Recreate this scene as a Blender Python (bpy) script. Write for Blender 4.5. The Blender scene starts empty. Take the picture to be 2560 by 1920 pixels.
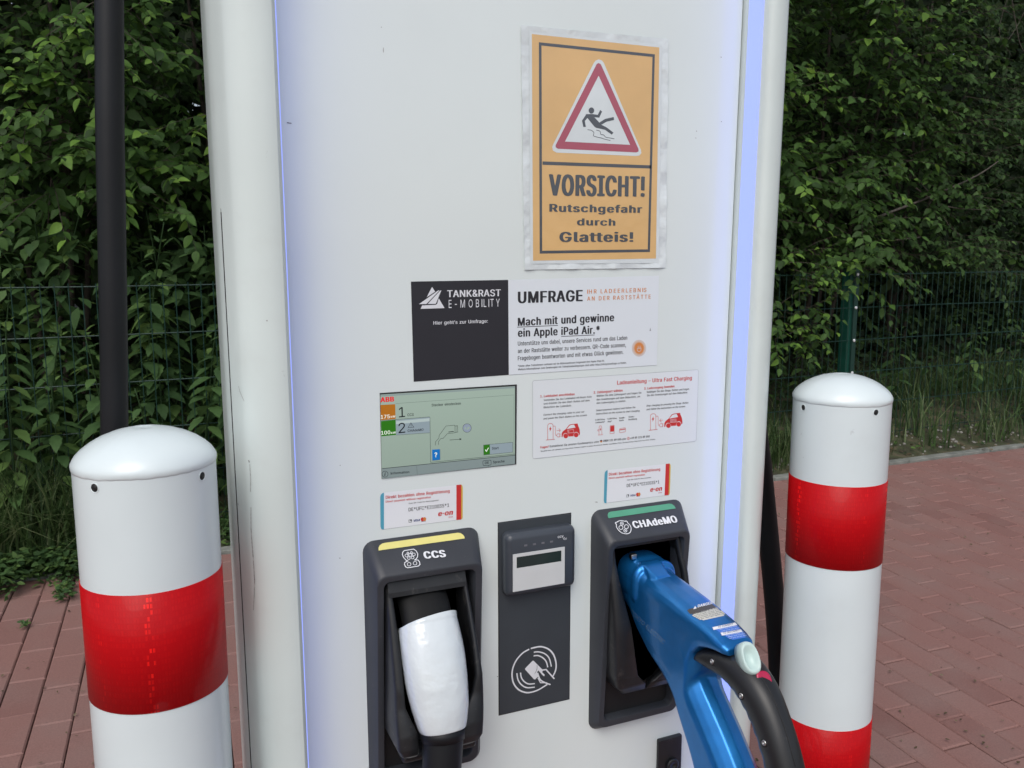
import bpy, bmesh, math, random
import numpy as np
from mathutils import Vector, Matrix, noise
from mathutils.geometry import tessellate_polygon, delaunay_2d_cdt
from mathutils.bvhtree import BVHTree

random.seed(7); RNG = np.random.default_rng(7)
scene = bpy.context.scene
COL = scene.collection
R = math.radians
ZC = 1.305                      # height of the eye-level datum above the pavement at the post

# ---------------------------------------------------------------- camera
CAM = np.array([-0.3799, -1.0247, ZC - 0.0012])
YAW, PITCH, ROLL = R(23.6242), R(-8.6007), R(-0.1021)
FPX = 2148.45
_f = np.array([math.sin(YAW)*math.cos(PITCH), math.cos(YAW)*math.cos(PITCH), math.sin(PITCH)])
_r = np.array([math.cos(YAW), -math.sin(YAW), 0.0])
_u = np.cross(_r, _f)
_r, _u = math.cos(ROLL)*_r + math.sin(ROLL)*_u, -math.sin(ROLL)*_r + math.cos(ROLL)*_u
camd = bpy.data.cameras.new('camera'); cam = bpy.data.objects.new('camera', camd); COL.objects.link(cam)
cam.matrix_world = Matrix(((_r[0], _u[0], -_f[0], CAM[0]), (_r[1], _u[1], -_f[1], CAM[1]), (_r[2], _u[2], -_f[2], CAM[2]), (0, 0, 0, 1)))
camd.sensor_width = 36; camd.lens = FPX/2560*36; camd.clip_start = 0.02; camd.clip_end = 400
camd.dof.use_dof = True; camd.dof.focus_distance = 1.16; camd.dof.aperture_fstop = 26
scene.camera = cam

# ---------------------------------------------------------------- world, sun, exposure
SUN_EL, SUN_AZ = R(52), R(215)      # azimuth clockwise from +Y: behind the camera, to its left
world = bpy.data.worlds.new('World'); scene.world = world; world.use_nodes = True
nt = world.node_tree; nt.nodes.clear()
out = nt.nodes.new('ShaderNodeOutputWorld'); bg = nt.nodes.new('ShaderNodeBackground')
sky = nt.nodes.new('ShaderNodeTexSky'); sky.sky_type = 'NISHITA'; sky.sun_disc = False
sky.sun_elevation = SUN_EL; sky.sun_rotation = SUN_AZ; sky.air_density = 1.0; sky.dust_density = 3.0; sky.ozone_density = 1.0
hs = nt.nodes.new('ShaderNodeHueSaturation'); hs.inputs['Saturation'].default_value = 0.55
wt = nt.nodes.new('ShaderNodeTexCoord'); wn_ = nt.nodes.new('ShaderNodeTexNoise'); wn_.inputs['Scale'].default_value = 2.2; wn_.inputs['Detail'].default_value = 6; nt.links.new(wt.outputs['Generated'], wn_.inputs['Vector'])
wm = nt.nodes.new('ShaderNodeMapRange'); wm.inputs[1].default_value = .3; wm.inputs[2].default_value = .7; wm.inputs[3].default_value = .62; wm.inputs[4].default_value = 1.38; nt.links.new(wn_.outputs[0], wm.inputs[0])
wv = nt.nodes.new('ShaderNodeVectorMath'); wv.operation = 'SCALE'; nt.links.new(hs.outputs[0], wv.inputs[0]); nt.links.new(wm.outputs[0], wv.inputs['Scale'])
nt.links.new(sky.outputs[0], hs.inputs['Color']); nt.links.new(wv.outputs[0], bg.inputs[0]); nt.links.new(bg.outputs[0], out.inputs[0])
bg.inputs[1].default_value = 0.13
sd = bpy.data.lights.new('sun', 'SUN'); sun = bpy.data.objects.new('sun', sd); COL.objects.link(sun)
sd.energy = 0.8; sd.angle = R(40); sd.color = (1.0, 0.97, 0.93)
_sdir = Vector((math.sin(SUN_AZ)*math.cos(SUN_EL), math.cos(SUN_AZ)*math.cos(SUN_EL), math.sin(SUN_EL)))
sun.rotation_euler = _sdir.to_track_quat('Z', 'Y').to_euler()
scene.view_settings.view_transform = 'Standard'; scene.view_settings.look = 'None'
scene.view_settings.exposure = 0.26; scene.view_settings.gamma = 1.0; scene.view_settings.use_curve_mapping = False
scene.cycles.max_bounces = 8; scene.cycles.diffuse_bounces = 3; scene.cycles.transparent_max_bounces = 8

# ---------------------------------------------------------------- measuring helpers
def ray(x, y): return _r*((x-1280)/FPX) - _u*((y-960)/FPX) + _f
def onY(x, y, Y=0.0):
    v = ray(x, y); return CAM + v*((Y-CAM[1])/v[1])
def onPl(x, y, P0, N):
    v = ray(x, y); return CAM + v*(np.dot(np.array(P0)-CAM, N)/np.dot(v, N))
def zoomed(x0, y0, s): return lambda x, y: (x0+x*s, y0+y*s)
def gz(y): return 0.03*y

# ---------------------------------------------------------------- materials
def lin(r, g, b): return tuple(((c/255)/12.92 if c <= 10 else ((c/255+.055)/1.055)**2.4) for c in (r, g, b))
def mat(name, col, rough=.5, metal=0., coat=0., var=0.06, vscale=8., bump=0., bscale=60., spec=.5, emit=None, es=0., trans=0., rvar=0.0, bdist=.01):
    m = bpy.data.materials.new(name); m.use_nodes = True; t = m.node_tree; b = t.nodes['Principled BSDF']
    L = t.links.new
    b.inputs['Roughness'].default_value = rough; b.inputs['Metallic'].default_value = metal
    b.inputs['Coat Weight'].default_value = coat; b.inputs['Coat Roughness'].default_value = .06
    b.inputs['Specular IOR Level'].default_value = spec
    tc = t.nodes.new('ShaderNodeTexCoord')
    if var > 0:
        n = t.nodes.new('ShaderNodeTexNoise'); n.inputs['Scale'].default_value = vscale; n.inputs['Detail'].default_value = 5
        L(tc.outputs['Object'], n.inputs['Vector'])
        mr = t.nodes.new('ShaderNodeMapRange'); mr.inputs[1].default_value = .3; mr.inputs[2].default_value = .7
        mr.inputs[3].default_value = 1-var; mr.inputs[4].default_value = 1+var; L(n.outputs[0], mr.inputs[0])
        mx = t.nodes.new('ShaderNodeVectorMath'); mx.operation = 'SCALE'; mx.inputs[0].default_value = col[:3]; L(mr.outputs[0], mx.inputs['Scale'])
        L(mx.outputs[0], b.inputs['Base Color'])
        if rvar:
            mr2 = t.nodes.new('ShaderNodeMapRange'); mr2.inputs[1].default_value = .3; mr2.inputs[2].default_value = .7
            mr2.inputs[3].default_value = max(.02, rough-rvar); mr2.inputs[4].default_value = rough+rvar; L(n.outputs[0], mr2.inputs[0]); L(mr2.outputs[0], b.inputs['Roughness'])
    else: b.inputs['Base Color'].default_value = (*col[:3], 1)
    if bump > 0:
        n2 = t.nodes.new('ShaderNodeTexNoise'); n2.inputs['Scale'].default_value = bscale; n2.inputs['Detail'].default_value = 3
        L(tc.outputs['Object'], n2.inputs['Vector'])
        bp = t.nodes.new('ShaderNodeBump'); bp.inputs['Strength'].default_value = bump; bp.inputs['Distance'].default_value = bdist
        L(n2.outputs[0], bp.inputs['Height']); L(bp.outputs[0], b.inputs['Normal'])
        if coat: L(bp.outputs[0], b.inputs['Coat Normal'])
    if emit: b.inputs['Emission Color'].default_value = (*emit, 1); b.inputs['Emission Strength'].default_value = es
    if trans: b.inputs['Transmission Weight'].default_value = trans
    return m

M = {}
M['panel'] = mat('panel_white_paint', (.755, .825, .810), .22, var=.022, vscale=3, bump=.03, bscale=4, coat=.8, bdist=.02)
M['column'] = mat('column_white_plastic', (.66, .735, .715), .34, var=.035, vscale=5, coat=.15, bump=.02, bscale=400, bdist=.001)
M['bollard'] = mat('bollard_white_paint', (.70, .78, .795), .32, var=.03, vscale=9, bump=.06, bscale=14, coat=.3, bdist=.004)
M['holder'] = mat('holder_anthracite_plastic', (.036, .040, .048), .46, var=.12, vscale=14, bump=.12, bscale=900, bdist=.0004)
M['cradle'] = mat('cradle_black_plastic', (.014, .015, .017), .42, var=.35, vscale=22, bump=.10, bscale=120, bdist=.0012)
M['recess_shade'] = mat('recess_shade_black', (.008, .008, .009), .6, var=.1)  # black for seams, and for shade painted where hollows lack depth
M['rubber'] = mat('cable_black_rubber', (.006, .007, .009), .50, var=.25, vscale=9, bump=.08, bscale=60, bdist=.002, spec=.35)
M['grip'] = mat('grip_black_plastic', (.012, .0125, .014), .38, var=.15, vscale=30, bump=.3, bscale=1400, bdist=.0003)
M['plugwhite'] = mat('plug_white_film', (.66, .72, .745), .16, var=.02, vscale=20, bump=.75, bscale=34, coat=.7, bdist=.004)
M['plate'] = mat('terminal_plate', (.042, .050, .058), .5, var=.05, vscale=20, bump=.05, bscale=800, bdist=.0004)
M['term'] = mat('terminal_housing', (.045, .053, .066), .36, var=.06, vscale=20)
M['lcd'] = mat('terminal_lcd_glass', (.020, .035, .034), .12, var=.1, vscale=30)
M['termwhite'] = mat('terminal_white_bezel', (.62, .64, .64), .3, var=.03, vscale=30)
M['led'] = mat('led_strip_light', (.12, .13, .16), .5, var=0, emit=(.32, .42, 1.25), es=.88)
M['steel'] = mat('screw_steel', (.55, .55, .54), .28, 1.0, var=.1, vscale=200)
M['button'] = mat('button_mint_plastic', (.50, .64, .61), .28, var=.03, vscale=40)
M['redled'] = mat('lens_red', (.40, .01, .06), .2, var=.05, vscale=40)
M['black_ink'] = mat('ink_black', (.022, .022, .028), .45, var=.04, vscale=30)
M['dark_ink'] = mat('ink_dark_grey', (.030, .034, .045), .45, var=.04, vscale=30)
M['white_ink'] = mat('ink_white', (.74, .76, .79), .4, var=.02, vscale=30)
M['red_ink'] = mat('ink_red', (.60, .035, .035), .4, var=.04, vscale=30)
M['orange_ink'] = mat('ink_orange', (.68, .25, .07), .4, var=.03, vscale=30)
M['cyan_ink'] = mat('ink_cyan', (.09, .37, .50), .4, var=.03, vscale=30)
M['yellow_ink'] = mat('ink_yellow', (.70, .45, .06), .4, var=.03, vscale=30)
M['blue_ink'] = mat('ink_navy', (.03, .05, .22), .4, var=.03, vscale=30)
M['sticker'] = mat('sticker_white_film', (.755, .81, .85), .3, var=.015, vscale=6)
M['sticker2'] = mat('sticker_clear_white', (.755, .805, .83), .3, var=.015, vscale=6)
M['sticker3'] = mat('sticker_pay_white', (.80, .83, .86), .3, var=.015, vscale=6)
M['edge_ink'] = mat('sticker_edge_grey', (.36, .37, .40), .5, var=.05)
M['ccs_yellow'] = mat('strip_yellow', (.72, .66, .22), .4, var=.04, vscale=60)
M['cha_green'] = mat('strip_green', (.085, .32, .20), .4, var=.05, vscale=60)
M['scuff_notch'] = mat('notch_grey', (.12, .11, .11), .7, var=.1)
M['gasket'] = mat('gasket_black', (.02, .02, .022), .6, var=.1)

# laminated warning sign: film gloss over the print
def laminate(name, col, rough=.38):
    return mat(name, col, rough, var=.05, vscale=14, bump=.35, bscale=55, coat=.9, bdist=.0012)
M['lam_orange'] = laminate('laminated_orange_print', (.74, .47, .195))
M['lam_paper'] = laminate('laminated_paper_white', (.70, .76, .77))
M['lam_dark'] = laminate('laminated_dark_print', (.075, .085, .10))
M['lam_red'] = laminate('laminated_red_print', (.42, .085, .13))
M['film'] = mat('clear_laminate_film', (.72, .78, .79), .12, var=.06, vscale=30, bump=.8, bscale=22, coat=.8, bdist=.006)

def mat_blue():
    m = mat('blue_metallic_paint', (.010, .165, .47), .32, .66, coat=.25, var=.06, vscale=60, bump=.10, bscale=1500, bdist=.0003)
    return m
def specks(m, scale, lo, hi, amt, col=(.10, .09, .08)):
    t = m.node_tree; b = t.nodes['Principled BSDF']; L = t.links.new; src = b.inputs['Base Color'].links[0].from_socket
    g = t.nodes.new('ShaderNodeNewGeometry'); n = t.nodes.new('ShaderNodeTexNoise'); n.inputs['Scale'].default_value = scale; n.inputs['Detail'].default_value = 4; n.inputs['Roughness'].default_value = .7; L(g.outputs['Position'], n.inputs['Vector'])
    r_ = t.nodes.new('ShaderNodeMapRange'); r_.inputs[1].default_value = lo; r_.inputs[2].default_value = hi; r_.inputs[3].default_value = 0; r_.inputs[4].default_value = amt; L(n.outputs[0], r_.inputs[0])
    x = t.nodes.new('ShaderNodeMix'); x.data_type = 'RGBA'; L(r_.outputs[0], x.inputs[0]); L(src, x.inputs[6]); x.inputs[7].default_value = (*col, 1); L(x.outputs[2], b.inputs['Base Color'])
specks(M['bollard'], 38, .70, .78, .35); specks(M['bollard'], 7, .56, .80, .10, (.35, .34, .30)); specks(M['column'], 55, .71, .80, .35); specks(M['column'], 9, .54, .80, .12, (.38, .36, .32)); specks(M['panel'], 60, .745, .80, .35); specks(M['panel'], 5, .56, .85, .06, (.42, .42, .40))
specks(M['holder'], 70, .66, .75, .25, (.22, .21, .20)); specks(M['cradle'], 45, .60, .72, .22, (.20, .18, .16)); specks(M['grip'], 50, .64, .75, .15, (.15, .14, .13))
M['blue'] = mat_blue()
M['neck'] = mat('plug_neck_black', (.006, .0065, .007), .6, var=.1, spec=.25)

def mat_red():
    # retroreflective red film: a grid of prism cells, the glint of some painted brighter
    m = bpy.data.materials.new('red_reflective_film'); m.use_nodes = True; t = m.node_tree; b = t.nodes['Principled BSDF']; L = t.links.new
    tc = t.nodes.new('ShaderNodeTexCoord'); sx = t.nodes.new('ShaderNodeSeparateXYZ'); L(tc.outputs['Object'], sx.inputs[0])
    at = t.nodes.new('ShaderNodeMath'); at.operation = 'ARCTAN2'; L(sx.outputs[0], at.inputs[0]); L(sx.outputs[1], at.inputs[1])
    cb = t.nodes.new('ShaderNodeCombineXYZ')
    m1 = t.nodes.new('ShaderNodeMath'); m1.operation = 'MULTIPLY'; m1.inputs[1].default_value = 22.; L(at.outputs[0], m1.inputs[0])
    m2 = t.nodes.new('ShaderNodeMath'); m2.operation = 'MULTIPLY'; m2.inputs[1].default_value = 150.; L(sx.outputs[2], m2.inputs[0])
    L(m1.outputs[0], cb.inputs[0]); L(m2.outputs[0], cb.inputs[1])
    vf = t.nodes.new('ShaderNodeTexVoronoi'); vf.distance = 'CHEBYCHEV'; vf.inputs['Scale'].default_value = 1; vf.inputs['Randomness'].default_value = .0
    L(cb.outputs[0], vf.inputs['Vector'])
    # column mask: bands where the prism glint is painted strongest
    wn = t.nodes.new('ShaderNodeTexNoise'); wn.noise_dimensions = '1D'; wn.inputs['Scale'].default_value = 4.1; wn.inputs['Detail'].default_value = 0; L(at.outputs[0], wn.inputs['W'])
    rp = t.nodes.new('ShaderNodeMapRange'); rp.inputs[1].default_value = .60; rp.inputs[2].default_value = .78; L(wn.outputs[0], rp.inputs[0])
    sc = t.nodes.new('ShaderNodeSeparateColor'); L(vf.outputs['Color'], sc.inputs[0])
    cr = t.nodes.new('ShaderNodeMapRange'); cr.inputs[1].default_value = .35; cr.inputs[2].default_value = .8; L(sc.outputs[0], cr.inputs[0])
    gm_ = t.nodes.new('ShaderNodeMath'); gm_.operation = 'LESS_THAN'; gm_.inputs[1].default_value = .34; L(vf.outputs['Distance'], gm_.inputs[0])
    g2 = t.nodes.new('ShaderNodeMath'); g2.operation = 'MULTIPLY'; L(cr.outputs[0], g2.inputs[0]); L(gm_.outputs[0], g2.inputs[1])
    ba = t.nodes.new('ShaderNodeMath'); ba.operation = 'MAXIMUM'; ba.inputs[1].default_value = .10; L(rp.outputs[0], ba.inputs[0])
    mu = t.nodes.new('ShaderNodeMath'); mu.operation = 'MULTIPLY'; L(ba.outputs[0], mu.inputs[0]); L(g2.outputs[0], mu.inputs[1])
    mx = t.nodes.new('ShaderNodeMix'); mx.data_type = 'RGBA'; L(mu.outputs[0], mx.inputs[0])
    mx.inputs[6].default_value = (.46, .0010, .0045, 1); mx.inputs[7].default_value = (.90, .012, .010, 1)
    L(mx.outputs[2], b.inputs['Base Color'])
    bp = t.nodes.new('ShaderNodeBump'); bp.inputs['Strength'].default_value = .25; bp.inputs['Distance'].default_value = .0008
    L(vf.outputs['Distance'], bp.inputs['Height']); L(bp.outputs[0], b.inputs['Normal'])
    b.inputs['Roughness'].default_value = .5; b.inputs['Specular IOR Level'].default_value = .15; b.inputs['Coat Weight'].default_value = .10; b.inputs['Coat Roughness'].default_value = .05
    return m
M['red'] = mat_red()

# ---------------------------------------------------------------- object helpers
def link(o, parent=None):
    COL.objects.link(o)
    if parent is not None: o.parent = parent
    return o
def tag(o, label=None, cat=None, group=None, kind=None):
    if label: o['label'] = label
    if cat: o['category'] = cat
    if group: o['group'] = group
    if kind: o['kind'] = kind
    return o
def thing(name, label, cat, loc=(0, 0, 0), group=None):
    o = bpy.data.objects.new(name, None); o.empty_display_size = .05; o.location = loc; link(o); tag(o, label, cat, group); bpy.context.view_layer.update(); return o
def mesh(name, verts, faces, m, parent=None, smooth=False, origin=None):
    me = bpy.data.meshes.new(name); me.from_pydata([tuple(map(float, v)) for v in verts], [], [tuple(f) for f in faces]); me.materials.append(m)
    if smooth: me.polygons.foreach_set('use_smooth', [True]*len(me.polygons))
    me.update(); o = bpy.data.objects.new(name, me); link(o, None)
    if parent is not None:
        o.parent = parent; o.matrix_parent_inverse = Matrix.Translation(-Vector(gloc(parent)))
    return o
def gloc(o):
    v = Vector((0, 0, 0))
    while o is not None:
        v += o.location
        if o.parent is not None: v += o.matrix_parent_inverse.translation
        o = o.parent
    return v
def bevel(o, w, seg=2, ang=30):
    b = o.modifiers.new('bevel', 'BEVEL'); b.width = w; b.segments = seg; b.limit_method = 'ANGLE'; b.angle_limit = R(ang)
    for p in o.data.polygons: p.use_smooth = True
    wn = o.modifiers.new('wn', 'WEIGHTED_NORMAL'); wn.keep_sharp = True
    return o
def box_vf(x0, x1, y0, y1, z0, z1):
    v = [(x0, y0, z0), (x1, y0, z0), (x1, y1, z0), (x0, y1, z0), (x0, y0, z1), (x1, y0, z1), (x1, y1, z1), (x0, y1, z1)]
    f = [(0, 3, 2, 1), (4, 5, 6, 7), (0, 1, 5, 4), (1, 2, 6, 5), (2, 3, 7, 6), (3, 0, 4, 7)]
    return v, f
def box(name, x0, x1, y0, y1, z0, z1, m, parent=None, bw=0, seg=2):
    v, f = box_vf(x0, x1, y0, y1, z0, z1); o = mesh(name, v, f, m, parent)
    if bw: bevel(o, bw, seg)
    return o
def loft_vf(rings, cap0=True, cap1=True, closed=True):
    n = len(rings[0]); v = [p for r in rings for p in r]; f = []
    for i in range(len(rings)-1):
        for j in range(n if closed else n-1):
            k = (j+1) % n
            f.append((i*n+j, i*n+k, (i+1)*n+k, (i+1)*n+j))
    if cap0: f.append(tuple(range(n-1, -1, -1)))
    if cap1: f.append(tuple((len(rings)-1)*n+j for j in range(n)))
    return v, f
def fixn(o):
    bm = bmesh.new(); bm.from_mesh(o.data); bmesh.ops.recalc_face_normals(bm, faces=bm.faces); bm.to_mesh(o.data); bm.free(); return o
def loft(name, rings, m, parent=None, smooth=True, cap0=True, cap1=True, sub=0, closed=True):
    v, f = loft_vf(rings, cap0, cap1, closed); o = mesh(name, v, f, m, parent, smooth)
    fixn(o)
    if sub: s = o.modifiers.new('sub', 'SUBSURF'); s.levels = sub; s.render_levels = sub
    return o
def catmull(P, n=8):
    P = [np.array(p, float) for p in P]; out = []
    for i in range(len(P)-1):
        a = P[max(i-1, 0)]; b = P[i]; c = P[i+1]; d = P[min(i+2, len(P)-1)]
        for t in np.linspace(0, 1, n, endpoint=False):
            out.append(.5*((2*b)+(c-a)*t+(2*a-5*b+4*c-d)*t*t+(3*b-a-3*c+d)*t**3))
    out.append(P[-1]); return out
def tube_rings(path, rad, n=14, flat=1.0, upv=(1, 0, 0), power=2.0):
    rings = []; path = [np.array(p, float) for p in path]
    for i, p in enumerate(path):
        t = path[min(i+1, len(path)-1)]-path[max(i-1, 0)]; t /= np.linalg.norm(t)
        a = np.array(upv, float); a = a-t*np.dot(a, t); a /= np.linalg.norm(a); b = np.cross(t, a)
        r = rad[i] if hasattr(rad, '__len__') else rad
        ra, rb = (r if hasattr(r, '__len__') else (r, r*flat))
        ring = []
        for k in range(n):
            th = 2*math.pi*k/n; c, s = math.cos(th), math.sin(th)
            cc = math.copysign(abs(c)**(2/power), c); ss = math.copysign(abs(s)**(2/power), s)
            ring.append(p+a*cc*ra+b*ss*rb)
        rings.append(ring)
    return rings
def tube(name, path, rad, m, parent=None, n=14, **k): return loft(name, tube_rings(path, rad, n, **k), m, parent)
def lathe(name, prof, c, m, parent=None, n=64, axis='Z', smooth=True, cap0=True, cap1=True):
    rings = []
    for r, h in prof:
        ring = []
        for k in range(n):
            a = 2*math.pi*k/n
            if axis == 'Z': ring.append((c[0]+r*math.cos(a), c[1]+r*math.sin(a), c[2]+h))
            elif axis == 'X': ring.append((c[0]+h, c[1]+r*math.cos(a), c[2]+r*math.sin(a)))
            else: ring.append((c[0]+r*math.cos(a), c[1]+h, c[2]+r*math.sin(a)))
        rings.append(ring)
    return loft(name, rings, m, parent, smooth, cap0, cap1)
def rrect(hw, zt, zb, r, cx, yf, n=5):
    pts = []
    for (sx, zz, a0) in ((1, zt, 0), (-1, zt, 90), (-1, zb, 180), (1, zb, 270)):
        ccx = cx+sx*(hw-r); ccz = zz-r if zz == zt else zz+r
        for k in range(n+1):
            a = R(a0+90*k/n); x = ccx+r*math.cos(a); z = ccz+r*math.sin(a); pts.append((x, yf(z), z))
    return pts

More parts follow.
